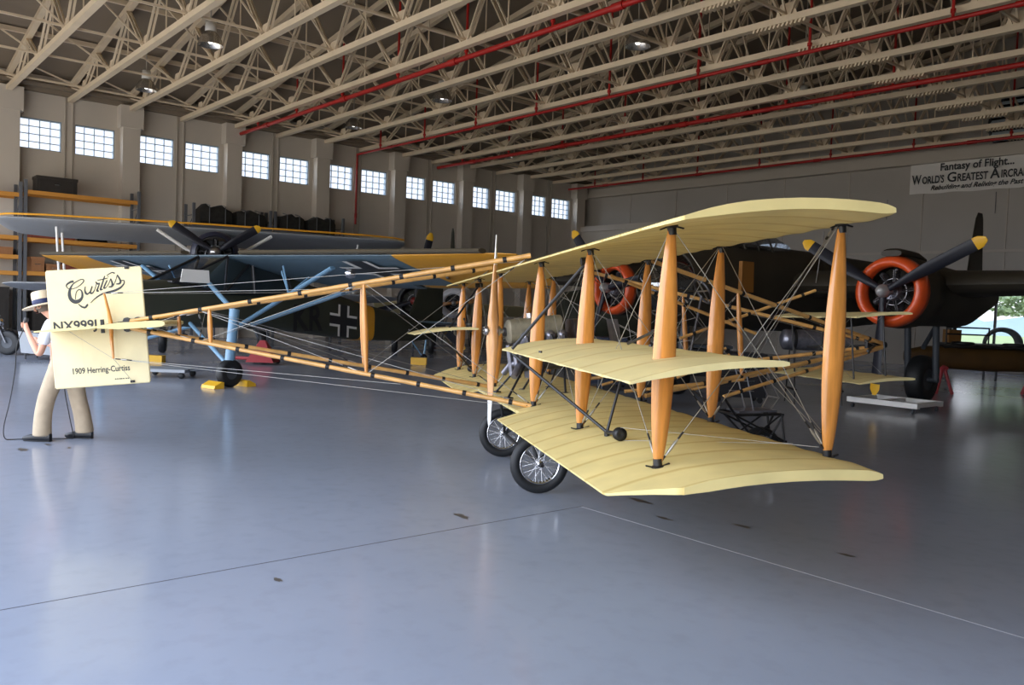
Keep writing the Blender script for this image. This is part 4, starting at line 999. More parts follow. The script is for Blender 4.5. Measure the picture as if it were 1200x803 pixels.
for sg in (-1, 1):
    s = MB(); s.tube([T_(-.3,.45*sg,1.4), T_(0,.75*sg,.34)], .06, 8); s.build('undercarriage_leg', M_darkgrey, tt_); tyre(T_(0,.75*sg,.3), T_(0,1,0)-T_(0,0,0), .3, .18, tt_)
s = MB(); s.tube([T_(-4.2,0,.05), T_(-4.2,0,1.35)], .04, 8); s.build('tail_strut', M_darkgrey, tt_)
fo = plan(-3.38, 28.3); ff = (V((0,0,0))-fo).normalized(); F_ = frame(fo, ff)
ft = thing('dark_fighter', fo, 'dark aeroplane nose with a red-centred hub and yellow-tipped blade beside the white cowl', 'aeroplane')
s = MB(); s.loft([(0,1.8,.56,.56),(-.8,1.8,.6,.62),(-2.5,1.75,.45,.6),(-4.6,1.5,.14,.24)], F_, 20, 2.2); s.build('fuselage', M_dgreen, ft)
s = MB(); s.lathe(F_(.1,0,1.8), ff, [(.4,.1),(.44,.2),(.5,.24),(.56,.2),(.6,.05),(.58,-.3),(.4,-.3),(.4,.1)], 32); s.build('engine_cowl', M_black, ft)
radial(F_, .05, 0, 1.8, .42, ft)
propeller(F_(.42,0,1.8), ff, 2.35, (78, 198, 318), .14, ft, M_navy, M_yellow, .14, mat('red_hub', srgb(120, 30, 24), .5))
for sg in (-1, 1):
    s = MB(); s.tube([F_(-.4,.4*sg,1.4), F_(-.1,.62*sg,.36)], .06, 8); s.build('undercarriage_leg', M_darkgrey, ft); tyre(F_(-.1,.62*sg,.34), F_(0,1,0)-F_(0,0,0), .34, .2, ft)
s = MB(); s.tube([F_(-4.3,0,.0), F_(-4.3,0,1.4)], .04, 8); s.build('tail_strut', M_darkgrey, ft)
# detached fin on a stand near the side wall
p = plan(-3.0, 39.8); t = thing('tail_fin', p, 'tall dark green tail fin standing upright against the side wall', 'tail fin')
q = Matrix.Rotation(.22, 3, 'Z') @ (V((0,0,0))-p).normalized(); Q_ = frame(p, q); s = MB(); FF = lambda f, r, u: Q_(f, u, 3.0+r)
airfoil_wing(s, FF, [(-1.3,.5,-.5,0,0,.2),(1.2,.4,-.5,0,0,.16),(2.1,.2,-.4,0,0,.12),(2.35,.0,-.25,0,0,.05)]); s.build('fin', M_dgreen, t)
s = MB()
for a, b_ in ((-.5,-.5),(.5,-.5),(.5,.5),(-.5,.5)): s.tube([Q_(a,b_,0), Q_(a*.3,b_*.12,1.75)], .04, 6)
s.build('stand', M_post, t)
# yellow trainer fuselage at the right
p = plan(11.9, 20.8); Y_ = frame(p, -CR); t = thing('yellow_fuselage', p, 'dull yellow trainer fuselage with dark upper deck near the far doorway', 'fuselage')
s = MB(); s.loft([(2.0,.9,.16,.16),(1.5,.9,.34,.27),(0,.88,.4,.3),(-1.8,.9,.36,.27),(-3.6,.98,.1,.12)], Y_, 20, 3); f_ = s.build('fuselage', mat('dull_yellow', srgb(88, 60, 18), .6, noise=.3, nscale=2), t)
s = MB(); s.loft([(1.2,1.17,.3,.05),(.2,1.2,.36,.06),(-2.4,1.18,.3,.05)], Y_, 14, 3); s.build('deck', M_black, t)
for x in (.6, -.7):
    s = MB(); s.lathe(Y_(x,0,1.23), (0,0,1), [(.2,0),(.27,0),(.27,.05),(.23,.07),(.2,.04)], 20); s.build('cockpit_coaming', M_black, t)
for x in (1.2, -1.4):
    s = MB()
    for y in (-.4, .4): s.tube([Y_(x-.2,y,0), Y_(x,y*.7,.7)], .04, 6); s.tube([Y_(x+.2,y,0), Y_(x,y*.7,.7)], .04, 6)
    s.tube([Y_(x,-.45,.64), Y_(x,.45,.64)], .05, 6); s.build('trestle', M_redstand, t)
# workbench with cowling ring, in front of the doorway
p = plan(15.8, 27.0); K_ = frame(p, CR); t = thing('workbench', p, 'dark long workbench silhouetted in front of the far doorway', 'bench')
s = MB(); Bx = lambda a, b2, u0, u1, w: s.hexa([K_(a-.0,-w,u0),K_(b2,-w,u0),K_(b2,w,u0),K_(a,w,u0),K_(a,-w,u1),K_(b2,-w,u1),K_(b2,w,u1),K_(a,w,u1)])
Bx(-1.9, 1.6, 1.05, 1.12, .4); s.build('bench_top', M_darkgrey, t)
for x in (-1.8, -.2, 1.5):
    s = MB()
    for y in (-.35, .35): s.tube([K_(x,y,0), K_(x,y,1.06)], .04, 6)
    s.build('leg', M_darkgrey, t)
s = MB()
for u in (1.4, 1.62): s.tube([K_(-1.9,.38,u), K_(-.5,.38,u)], .025, 6)
for x in (-1.88, -.52): s.tube([K_(x,.38,1.12), K_(x,.38,1.63)], .025, 6)
s.build('back_rail', M_black, t)
s = MB(); Kc = K_(.15, 0, 1.12); s.lathe(Kc+V((0,0,.0)), (K_(.4,-1,0)-K_(0,0,0)), [(.52,-.3),(.55,-.3),(.56,.1),(.5,.3),(.42,.36),(.4,.34),(.47,.28),(.52,.1)], 32)
s.v = [V((v.x, v.y, max(v.z, 1.125))) for v in s.v]
o = s.build('engine_cowling', M_grey); o['label'] = 'half-round grey engine cowling lying on the dark workbench'; o['category'] = 'cowling'
for x, h, lab in ((-1.5, .42, 'brown wooden crate beside the back rail of the dark workbench'), (1.3, .5, 'tall brown wooden crate beyond the cowling on the dark workbench')):
    s = MB(); s.hexa([K_(x-.2,-.2,1.123),K_(x+.2,-.2,1.123),K_(x+.2,.2,1.123),K_(x-.2,.2,1.123),K_(x-.2,-.2,1.12+h),K_(x+.2,-.2,1.12+h),K_(x+.2,.2,1.12+h),K_(x-.2,.2,1.12+h)])
    o = s.build('crate', M_wood); o['label'] = lab; o['category'] = 'crate'
# white dolly under the bomber's near propeller
t = thing('white_dolly', (-7.6, 16.5, 0), 'low white wheeled dolly under the near bomber propeller', 'dolly')
s = MB(); X0, X1, Y0, Y1 = -8.35, -6.95, 15.95, 17.1
s.lohi((X0, Y0, .11), (X1, Y0+.12, .21)); s.lohi((X0, Y1-.12, .11), (X1, Y1, .21)); s.lohi((X0, Y0+.12, .13), (X0+.12, Y1-.12, .2)); s.lohi((X1-.12, Y0+.12, .13), (X1, Y1-.12, .2)); s.lohi((X0+.6, Y0+.12, .14), (X0+.72, Y1-.12, .2)); s.build('frame', M_white, t)
for x in (X0+.1, X1-.1):
    for y in (Y0+.06, Y1-.06):
        s = MB(); s.lathe((x-.02, y, .045), (1,0,0), [(0,0),(.045,0),(.045,.04),(0,.04)], 14); s.tube([(x, y, .045), (x, y, .115)], .014, 6); s.build('caster', M_darkgrey, t)
# polished drum on a cradle between bomber and biplane
p = plan(6.2, 17.0); K_ = frame(p, CR); t = thing('polished_tank', p, 'polished metal tank on a black cradle behind the front elevators', 'tank')
s = MB(); s.lathe(K_(-.7,0,1.3), CR, [(0,0),(.12,.01),(.2,.06),(.21,.1),(.21,1.35),(.2,1.4),(.12,1.45),(0,1.46)], 28); s.build('drum', M_alu, t)
for x in (-.45, .5):
    s = MB(); s.lathe(K_(x-.03,0,1.3), CR, [(.212,0),(.225,0),(.225,.06),(.212,.06)], 28)
    for y in (-.3, .3): s.tube([K_(x,y*1.0,0), K_(x,y*.5,1.14)], .016, 6)
    s.tube([K_(x,-.33,.3), K_(x,.33,.3)], .025, 6); s.build('cradle', M_black, t)
# black parts trolley in the gloom behind the lower wing
p = plan(2.3, 15.6); K_ = frame(p, CR); t = thing('parts_trolley', p, 'black parts trolley with tyre rack, dim behind the biplane struts', 'trolley')
s = MB()
for x in (-.6, .6):
    for y in (-.3, .3): s.tube([K_(x,y,.06), K_(x,y,1.15)], .025, 6)
for u in (.25, .7, 1.13): s.hexa([K_(-.65,-.33,u),K_(.65,-.33,u),K_(.65,.33,u),K_(-.65,.33,u),K_(-.65,-.33,u+.03),K_(.65,-.33,u+.03),K_(.65,.33,u+.03),K_(-.65,.33,u+.03)])
s.build('frame', M_darkgrey, t)
for x in (-.6, .6):
    for y in (-.3, .3):
        s = MB(); s.lathe(K_(x,y-.02,.06), CF, [(0,0),(.06,0),(.06,.04),(0,.04)], 12); s.build('caster', M_rubber, t)

# dark fuselage and tool cabinets added to darken the pale background
p = plan(4.4, 36.2); N_ = frame(p, -CR); t = thing('filler_fuselage', p, 'big dark green fuselage added to darken the far corner behind the biplane', 'fuselage')
s = MB(); s.loft([(2.6,1.5,.3,.35),(2.2,1.5,.8,.95),(.5,1.55,1.0,1.2),(-1.5,1.6,.9,1.1),(-3.0,1.8,.4,.6)], N_, 22, 2.4); f_ = s.build('fuselage', M_dgreen, t)
for x in (1.2, -1.4):
    s = MB()
    for y in (-.6, .6): s.tube([N_(x-.3,y,0), N_(x,y,.7)], .05, 6); s.tube([N_(x+.3,y,0), N_(x,y,.7)], .05, 6)
    s.build('trestle', M_post, t)
s = MB()
for x in (1.5, .7, -.1): s.lathe(N_(x, 1.0, 1.9), CF, [(.16,-.06),(.2,-.06),(.2,-.0),(.16,0)], 20); s.lathe(N_(x, -1.0, 1.9), CF, [(.16,0),(.2,0),(.2,.06),(.16,.06)], 20)
s.build('window_ring', M_black, f_)
def cabinet(lat, d, w, h, m, lab):
    p = plan(lat, d); K_ = frame(p, CR); t = thing('filler_cabinet', p, lab, 'cabinet', 'filler cabinets darkening the background')
    s = MB(); s.hexa([K_(-w,-.3,.12),K_(w,-.3,.12),K_(w,.3,.12),K_(-w,.3,.12),K_(-w,-.3,h),K_(w,-.3,h),K_(w,.3,h),K_(-w,.3,h)]); s.build('body', m, t)
    n = 4
    for i in range(n):
        z0 = .17+(h-.2)*i/n; z1 = .14+(h-.2)*(i+1)/n; s = MB()
        for y in (.31,): s.hexa([K_(-w+.03,y,z0),K_(w-.03,y,z0),K_(w-.03,y+.02,z0),K_(-w+.03,y+.02,z0),K_(-w+.03,y,z1),K_(w-.03,y,z1),K_(w-.03,y+.02,z1),K_(-w+.03,y+.02,z1)])
        d_ = s.build('drawer', m, t); s = MB(); s.tube([K_(-w*.5,.345,(z0+z1)/2), K_(w*.5,.345,(z0+z1)/2)], .012, 6); s.build('handle', M_steel, d_)
    for x in (-w+.08, w-.08):
        for y in (-.22, .22):
            s = MB(); s.lathe(K_(x,y-.02,.06), CF, [(0,0),(.06,0),(.06,.04),(0,.04)], 12); s.tube([K_(x,y,.06), K_(x,y,.13)], .015, 6); s.build('caster', M_rubber, t)
cabinet(2.0, 18.6, .55, 1.15, mat('dark_blue_cabinet', srgb(44, 52, 70), .45), 'dark blue filler cabinet under the far orange engine ring')
cabinet(4.6, 16.8, .5, 1.0, mat('charcoal_cabinet', srgb(40, 40, 44), .5), 'charcoal filler cabinet between the two engines behind the biplane')

p = plan(4.1, 20.6); K_ = frame(p, CR); t = thing('filler_bench', p, 'long charcoal tool bench added under the bomber fuselage to hide bright floor', 'bench')  # dark bench added to cover floor that renders too bright
bx = lambda s, x0, x1, y0, y1, z0, z1: s.hexa([K_(x0,y0,z0),K_(x1,y0,z0),K_(x1,y1,z0),K_(x0,y1,z0),K_(x0,y0,z1),K_(x1,y0,z1),K_(x1,y1,z1),K_(x0,y1,z1)])
s = MB(); bx(s, -1.3, 1.3, -.35, .35, .92, .99); s.build('bench_top', M_darkgrey, t)
for x in (-1.2, 1.2):
    for y in (-.28, .28):
        s = MB(); bx(s, x-.04, x+.04, y-.04, y+.04, 0, .92); s.build('leg', M_black, t)
for x in (-.6, .6):
    s = MB(); bx(s, x-.5, x+.5, -.3, .3, .22, .88); d_ = s.build('drawer_unit', MATS['charcoal_cabinet'], t)
    for z in (.4, .62, .8): s = MB(); s.tube([K_(x-.25, .32, z), K_(x+.25, .32, z)], .012, 6); s.build('handle', M_steel, d_)
# ================================================================ SMALL THINGS AND STORES
# chocks at the spotter's wheel
wl = S_(1.3, -2.3, 0)
def chock(p, d, lab):
    s = MB(); d = V(d).normalized(); n = V((-d.y, d.x, 0))
    s.add([p+n*y+d*x+V((0,0,z)) for y in (-.2, .2) for x, z in ((0,.001),(.22,.001),(.2,.06),(.05,.13),(0,.12))], [(0,1,2,3,4),(9,8,7,6,5),(0,5,6,1),(1,6,7,2),(2,7,8,3),(3,8,9,4),(4,9,5,0)])
    o = s.build('wheel_chock', M_yellow); o['label'] = lab; o['category'] = 'chock'; o['group'] = 'yellow chocks'
# the two chocks sit ahead of and behind the tyre
chock(wl+sf*.262, sf, 'yellow chock in front of the blue undercarriage leg\'s wheel')
chock(wl-sf*.262, -sf, 'yellow chock behind the blue undercarriage leg\'s wheel')
# red jack with tow bar
p = V((-20.7, 9.0, 0)); K_ = frame(p, CR); t = thing('red_jack', p, 'dusty red pyramid jack stand with a bar on the floor behind the spotter plane', 'jack')
s = MB(); s.add([K_(-.36,-.3,.06),K_(.36,-.3,.06),K_(.36,.3,.06),K_(-.36,.3,.06),K_(-.07,-.06,.62),K_(.07,-.06,.62),K_(.07,.06,.62),K_(-.07,.06,.62)], [(3,2,1,0),(4,5,6,7),(0,1,5,4),(1,2,6,5),(2,3,7,6),(3,0,4,7)]); s.build('body', M_redstand, t)
s = MB(); s.tube([K_(-.2,-.2,.12), K_(-1.1,-.5,.1)], .045, 8); s.build('bar', M_redstand, t)
for x in (-.3, .3):
    s = MB(); s.lathe(K_(x,-.3,.06), CF, [(0,0),(.06,0),(.06,.05),(0,.05)], 12); s.build('caster', M_rubber, t)
# flat grey trolley
p = V((-17.9, 5.75, 0)); K_ = frame(p, CR); t = thing('flat_trolley', p, 'low flat grey trolley on the floor just right of the rudder', 'trolley')
s = MB(); s.hexa([K_(-.55,-.35,.13),K_(.45,-.35,.13),K_(.45,.35,.13),K_(-.55,.35,.13),K_(-.55,-.35,.19),K_(.45,-.35,.19),K_(.45,.35,.19),K_(-.55,.35,.19)]); s.build('platform', M_grey, t)
s = MB(); s.tube([K_(.45,.1,.16), K_(.8,.1,.2), K_(.95,.1,.16)], .025, 6); s.build('handle', M_darkgrey, t)
for x in (-.45, .35):
    for y in (-.3, .3):
        s = MB(); s.lathe(K_(x,y-.02,.065), CF, [(0,0),(.065,0),(.065,.04),(0,.04)], 12); s.build('caster', M_rubber, t)
# timber blocks
def woodblock(px, d, z, lab, dx=.22, m=M_yellow):
    p = plan(px, d, 0); K_ = frame(p, CR); s = MB(); s.hexa([K_(-dx,-.12,z),K_(dx,-.12,z),K_(dx,.12,z),K_(-dx,.12,z),K_(-dx,-.12,z+.2),K_(dx,-.12,z+.2),K_(dx,.12,z+.2),K_(-dx,.12,z+.2)])
    o = s.build('timber_block', m); o['label'] = lab; o['category'] = 'block'
woodblock(-2.62, 23.5, 0, 'yellow timber block on the floor beside the small tail wheel')
woodblock(1.45, 16.8, 0, 'raw timber block on the floor behind the lower wing', .3, M_wood)
woodblock(-8.9, 20.6, 0, 'yellow timber block beside the flat trolley right of the rudder', .25)
# motorcycle
p = plan(-13.75, 21.4); K_ = frame(p, CR); t = thing('motorcycle', p, 'black and chrome motorcycle parked in front of the racks beyond the man', 'motorcycle')
for x in (.72, -.72):
    w = tyre(K_(x,0,.32), CF, .32, .13, t); s = MB(); s.lathe(K_(x,0,.32), CF, [(.2,-.05),(.215,-.05),(.215,.05),(.2,.05)], 28, 0, True, True)
    for i in range(10): a = i*pi/5; s.tube([K_(x,0,.32), K_(x+.2*cos(a),0,.32+.2*sin(a))], .006, 5)
    s.build('rim', M_chrome, w)
    s = MB(); s.grid(lambda u, v: K_(x+.36*cos(.3+2.5*u)*(1), (v-.5)*.16, .32+.36*sin(.3+2.5*u)), 12, 3); s.build('mudguard', M_black, t)
s = MB(); s.loft([(.35,.78,.03,.05),(.2,.8,.13,.11),(-.1,.78,.13,.1),(-.25,.74,.06,.05)], K_, 16, 2.2); s.build('fuel_tank', M_black, t)
s = MB(); s.loft([(-.2,.7,.1,.04),(-.5,.66,.15,.06),(-.75,.72,.13,.06)], K_, 14, 2.6); s.build('seat', M_rubber, t)
s = MB(); s.lathe(K_(.05,-.16,.36), CF, [(0,0),(.14,0),(.16,.04),(.16,.26),(.14,.3),(0,.3)], 18)
for dx in (-.12, .14): s.lathe(K_(.03,0,.42), V((0,0,1))+CR*dx*4, [(.08,0)]+[y for i in range(5) for y in ((.1,.04+i*.05),(.08,.06+i*.05))]+[(0,.3)], 12)
s.build('engine', mat('dull_chrome', srgb(110,110,114), .35, metal=.8), t)
s = MB(); s.tube([K_(.1,-.15,.3), K_(-.3,-.16,.22), K_(-.95,-.16,.24)], .04, 8); s.build('exhaust_pipe', M_chrome, t)
s = MB(); s.tube([K_(.72,-.09,.32), K_(.42,-.09,.95)], .022, 8); s.tube([K_(.72,.09,.32), K_(.42,.09,.95)], .022, 8); s.tube([K_(.2,-.36,1.02), K_(.4,-.2,1.0), K_(.4,.2,1.0), K_(.2,.36,1.02)], .015, 6); s.build('front_fork', MATS['dull_chrome'], t)
s = MB(); s.tube([K_(.42,0,.85), K_(.3,0,.3), K_(-.3,0,.25), K_(-.72,0,.32), K_(-.3,0,.68), K_(.42,0,.8)], .025, 8); s.build('frame', M_black, t)
s = MB(); s.lathe(K_(.46,0,.84), CR, [(0,.14),(.09,.12),(.1,.08),(.06,0),(0,0)], 16); s.build('headlamp', M_chrome, t)
p = plan(-11.75, 20.6); K_ = frame(p, CR); t = thing('grey_cart', p, 'grey slanted metal cart standing beside the parked motorcycle', 'cart')
s = MB(); s.hexa([K_(-.28,-.3,.16),K_(.5,-.3,.12),K_(.5,.3,.12),K_(-.28,.3,.16),K_(-.36,-.3,.68),K_(.5,-.3,.62),K_(.5,.3,.62),K_(-.36,.3,.68)]); s.build('body', M_grey, t)
for x in (-.2, .42):
    for y in (-.25, .25):
        s = MB(); s.tube([K_(x,y,0), K_(x,y,.2)], .02, 6); s.build('leg', M_black, t)
# pallet racks along the side wall
def rack(y0, y1, zs, lab, mb, shelf=True):
    t = thing('pallet_rack', (XL+1.1, (y0+y1)/2, 0), lab, 'rack', 'storage racks on the side wall')
    xa, xb = XL+.65, XL+1.55
    for y in (y0, y1):
        s = MB()
        for x in (xa, xb): s.lohi((x-.05, y-.05, 0), (x+.05, y+.05, zs[-1]+.35 if shelf else zs[-1]+.75))
        for k in range(7): s.beam((xa, y, .3+k*.75), (xb, y, .3+k*.75+(.75 if k % 2 else 0)), .03, .03)
        s.build('upright', M_post, t)
    for z in zs:
        for x in (xa, xb):
            s = MB(); s.lohi((x-.03, y0+.05, z-.14), (x+.03, y1-.05, z)); s.build('beam', mb, t)
        s = MB(); s.lohi((xa+.03, y0+.05, z-.06), (xb-.03, y1-.05, z-.03)); s.build('deck', M_wood, t)
    return t
rack(5.55, 9.2, (2.32, 3.47, 5.08), 'orange-beamed storage rack against the side wall with a black trunk on top', M_rack)
rack(1.75, 5.4, (2.3, 2.85, 3.5, 4.95), 'orange-beamed storage rack with four beams, next to the rack carrying the trunk', M_rack)
rack(11.2, 14.3, (1.4, 2.7, 4.5), 'dark storage rack behind the grey biplane, carrying two black bundles', M_post, False)
rack(14.5, 17.6, (1.4, 2.7, 4.5), 'dark storage rack farther along the side wall behind the grey biplane wing', M_post, False)
def boxy(name, lo, hi, m, lab, cat, lid=None, group=None):
    t = thing(name, ((lo[0]+hi[0])/2, (lo[1]+hi[1])/2, lo[2]), lab, cat, group)
    s = MB(); s.lohi(lo, (hi[0], hi[1], lo[2]+(hi[2]-lo[2])*.82))
    for y in (lo[1]+.08, hi[1]-.14): s.lohi((lo[0]-.01, y, lo[2]), (hi[0]+.012, y+.06, hi[2]-(hi[2]-lo[2])*.2))
    s.build('body', m, t)
    s = MB(); s.lohi((lo[0]-.02, lo[1]-.02, lo[2]+(hi[2]-lo[2])*.82), (hi[0]+.02, hi[1]+.02, hi[2])); s.build('lid', lid or m, t)
    s = MB(); yc = (lo[1]+hi[1])/2; zc = lo[2]+(hi[2]-lo[2])*.5; s.tube([(hi[0]+.01, yc-.08, zc), (hi[0]+.04, yc-.06, zc), (hi[0]+.04, yc+.06, zc), (hi[0]+.01, yc+.08, zc)], .012, 6); s.build('handle', M_steel, t)
    return t
xs_, xe_ = XL+.75, XL+1.5
boxy('trunk', (xs_,5.9,5.085), (xe_,7.15,5.62), M_trunk, 'long black trunk on top of the orange-beamed rack', 'trunk')
boxy('wooden_crate', (xs_,5.75,3.475), (xe_,7.1,3.86), M_redcrate, 'red-brown wooden crate on the middle shelf below the trunk', 'crate')
boxy('cardboard_box', (xs_,5.75,2.325), (xe_,6.15,2.82), M_card, 'upright cardboard box on the lower orange shelf beside the rack upright', 'box')
boxy('cardboard_box', (xs_,6.22,2.325), (xe_,6.72,2.6), M_card, 'low cardboard box on the lower orange shelf between upright box and red-brown crate', 'box')
boxy('wooden_crate', (xs_,6.6+.2,2.325), (xe_,8.1,3.0), M_redcrate, 'large red-brown crate on the lower shelf above the rudder', 'crate')
boxy('wooden_crate', (xs_,4.2,2.855), (xe_,5.2,3.1), M_card, 'flat brown crate on the four-beamed rack', 'crate')
for i, (y, w) in enumerate(((6.0,.3),(6.35,.34),(6.75,.26))):
    s = MB(); s.lathe((XL+1.15, y, 3.865), (0,0,1), [(0,0),(.13,0),(.14,.03),(.14,w-.05),(.1,w),(0,w)], 16); o = s.build('tin_drum', M_tank); o['label'] = ('medium grey tin on the red-brown crate, beside the rack upright', 'tallest grey tin of the row on the red-brown crate', 'shortest grey tin of the row on the red-brown crate')[i]; o['category'] = 'tin'
s = MB(); s.loft([(7.3,3.53,.2,.05),(7.7,3.6,.3,.12),(8.0,3.56,.28,.08),(8.15,3.68,.12,.2),(8.25,3.5,.1,.02)], lambda f, r, u: V((XL+1.1+r, f, u)), 16, 2.4); o = s.build('folded_tarpaulin', M_black); o['label'] = 'black folded tarpaulin on the middle shelf beside the red-brown crate'; o['category'] = 'tarpaulin'
random.seed(3)
M_bundle = mat('dark_engine_cover', srgb(44, 42, 36), .8, noise=.5, nscale=5, bump=.6)
for i, (ya, yb, h) in enumerate(((11.5,12.75,.8),(12.95,14.1,.72),(14.75,15.85,.74),(16.05,17.3,.74))):
    s = MB(); n = 22
    secs = []
    for k in range(7):
        q = k/6; y = ya+(yb-ya)*q; j = .9+.1*sin(k*2.1+i); e = .8 if k in (0, 6) else 1
        secs.append((y, 4.505+h*.5*j*e, .42*e, h*.5*j*e))
    s.loft(secs, lambda f, r, u: V((XL+1.1+r, f, u)), n, 4.5); t = s.build('covered_bundle', M_bundle)
    t['label'] = 'dark covered bundle on the rack behind the grey biplane, %s from the trunk' % ('first', 'second', 'third', 'fourth')[i]; t['category'] = 'bundle'; t['group'] = 'dark bundles on the high racks'
    s = MB()
    for q in (.25, .75): y = ya+(yb-ya)*q; s.lathe((XL+1.1, y-.02, 4.505+h*.5), (0,1,0), [(.01,0)], 4) if 0 else s.tube([(XL+1.54,y,4.52), (XL+1.54,y,4.5+h*.9), (XL+1.1,y,4.52+h*.98)], .015, 6)
    s.build('strap', M_post, t)
for i, y in enumerate((11.6, 12.5, 13.4, 14.9, 15.8, 16.7)):
    s = MB(); s.torus((XL+1.1, y+.2, 2.705+.38), (.3, 1, 0), .27, .11, 24, 10); o = s.build('spare_tyre', M_rubber); o['label'] = 'spare tyre standing on the dark rack shelf, %s counted from the trunk' % ('first', 'second', 'third', 'fourth', 'fifth', 'sixth')[i]; o['category'] = 'tyre'; o['group'] = 'spare tyres on the dark racks'

for lo, hi, lab in (((xs_, 2.0, .005), (xe_, 3.3, 1.5), 'tall dark filler crate on the floor under the four-beamed rack'), ((xs_, 3.6, .005), (xe_, 5.1, 1.75), 'taller dark filler crate on the floor under the four-beamed rack, beside its upright'),
                    ((xs_, 5.8, .005), (xe_, 7.2, 1.7), 'dark crate on the floor under the rack carrying the trunk'), ((xs_, 7.4, .005), (xe_, 8.9, 1.4), 'low dark filler crate on the floor under the rack carrying the trunk')):
    boxy('filler_crate', lo, hi, M_trunk, lab, 'crate')  # dark crates added to darken the pale wall below the racks
# ================================================================ PERSON
pb = V((-10.78, 2.25, 0))
def H(x, w, z): return pb + CR*x + CF*w + V((0, 0, z))
def skin(name, verts, edges, rad, m, parent, sub=2):
    me = bpy.data.meshes.new(name); me.from_pydata([H(*v) for v in verts], edges, []); ob = bpy.data.objects.new(name, me); C.objects.link(ob)
    sk = ob.modifiers.new('s', 'SKIN'); ob.modifiers.new('b', 'SUBSURF').levels = sub; sk.use_smooth_shade = True
    for i, r in enumerate(rad):
        d = me.skin_vertices[0].data[i]; d.radius = r if hasattr(r, '__len__') else (r, r); d.use_root = i == 0
    bpy.context.view_layer.update(); dg = bpy.context.evaluated_depsgraph_get()
    nm = bpy.data.meshes.new_from_object(ob.evaluated_get(dg)); bpy.data.objects.remove(ob); bpy.data.meshes.remove(me)
    s = MB(); s.add([v.co for v in nm.vertices], [tuple(p.vertices) for p in nm.polygons], 0, True); bpy.data.meshes.remove(nm)
    return s.build(name, m, parent)
per = thing('person', pb, 'person in straw hat, white shirt and khaki trousers walking behind the rudder with a microphone', 'person')
vb = [(.02,0,.98),(0,0,1.15),(-.04,0,1.32),(-.10,0,1.42),(-.17,-.01,1.48),(-.215,-.01,1.54),(-.235,-.01,1.60),
      (-.05,-.17,1.36),(-.09,-.25,1.16),(-.14,-.25,1.00),(-.26,-.19,1.16),(-.35,-.14,1.29),(-.37,-.13,1.335),
      (-.05,.17,1.36),(-.08,.26,1.18),(-.12,.27,1.02),(-.27,.22,1.10),(-.38,.2,1.13),(-.42,.2,1.14),
      (-.02,-.1,.9),(-.12,-.13,.5),(-.14,-.15,.1),(.06,.1,.9),(.1,.12,.5),(.19,.14,.11)]
eb = [(0,1),(1,2),(2,3),(3,4),(4,5),(5,6),(2,7),(7,8),(8,9),(9,10),(10,11),(11,12),(2,13),(13,14),(14,15),(15,16),(16,17),(17,18),(0,19),(19,20),(20,21),(0,22),(22,23),(23,24)]
rb = [.13,.125,.13,.06,.055,.082,.088,.06,.045,.04,.034,.026,.034,.06,.045,.04,.034,.026,.034,.075,.055,.04,.075,.055,.04]
# fingers curl round the microphone (near hand) and hang relaxed (far hand)
for hand, sgn in ((12, -1), (18, 1)):
    bx = vb[hand]
    for k in range(4):
        dz = .022-.015*k; L = (.036,.04,.038,.03)[k]
        i = len(vb); vb += [(bx[0]-.028, bx[1]-.012*sgn, bx[2]+dz), (bx[0]-.028-L*.5, bx[1]-.03*sgn*-1*.3, bx[2]+dz+.004), (bx[0]-.022-L*.6, bx[1]+.028*-sgn, bx[2]+dz-.004)]
        eb += [(hand, i), (i, i+1), (i+1, i+2)]; rb += [.0105, .0095, .008]
    i = len(vb); vb += [(bx[0]-.008, bx[1]-.02*sgn, bx[2]+.034), (bx[0]-.035, bx[1]-.012*sgn, bx[2]+.045)]; eb += [(hand, i), (i, i+1)]; rb += [.012, .0095]
body = skin('body', vb, eb, rb, M_skin, per)
# face
s = MB(); hc = V((-.24, -.01, 1.555)); fd = V((-.93, 0, -.36)); fu = V((-.36, 0, .93))
def HP(a, w, u): q = hc+fd*a+fu*u; return H(q.x, q.y+w, q.z)
s.tube([HP(.085,0,.03), HP(.108,0,-.012), HP(.088,0,-.022)], [.008,.014,.008], 8); s.build('nose', M_skin, body)
s = MB()
for w in (-.032, .032): s.lathe(HP(.078,w,.028), H(*(fd))-H(0,0,0), [(0,.006),(.007,.004),(.009,-.004),(0,-.006)], 8)
s.tube([HP(.088,-.022,-.05), HP(.094,0,-.052), HP(.088,.022,-.05)], .004, 6); s.build('eyes_and_mouth', mat('dark_features', srgb(96, 52, 44), .5), body)
s = MB()
for w in (-.088, .088):
    s = MB(); s.lathe(HP(-.005,w,.0), CF*(1 if w > 0 else -1), [(.0,-.01),(.018,-.008),(.026,.004),(.02,.012),(.01,.004),(0,.004)], 10); s.build('ear', M_skin, body)
s = MB()
def hairp(u, v):
    a = -1.9+3.8*u; r = .098; z = -.07+.11*v
    return HP(-cos(a)*r-.008, sin(a)*r*.95, z)
s.grid(hairp, 20, 6); s.build('hair', M_hair, per)
# hat
hax = (H(-.26, 0, .965)-H(0, 0, 0)).normalized(); hc0 = H(-.235, -.01, 1.575)
s = MB(); s.lathe(hc0, hax, [(.098,0),(.108,.01),(.106,.1),(.1,.15),(.085,.165),(0,.167)], 28); s.lathe(hc0, hax, [(.098,.0),(.16,.006),(.225,-.012),(.226,-.02),(.16,-.006),(.098,-.01)], 32); hat = s.build('straw_hat', M_straw, per)
s = MB(); s.lathe(hc0, hax, [(.1085,.012),(.1105,.014),(.1095,.066),(.1075,.068)], 28); s.build('hat_band', M_navyband, hat)
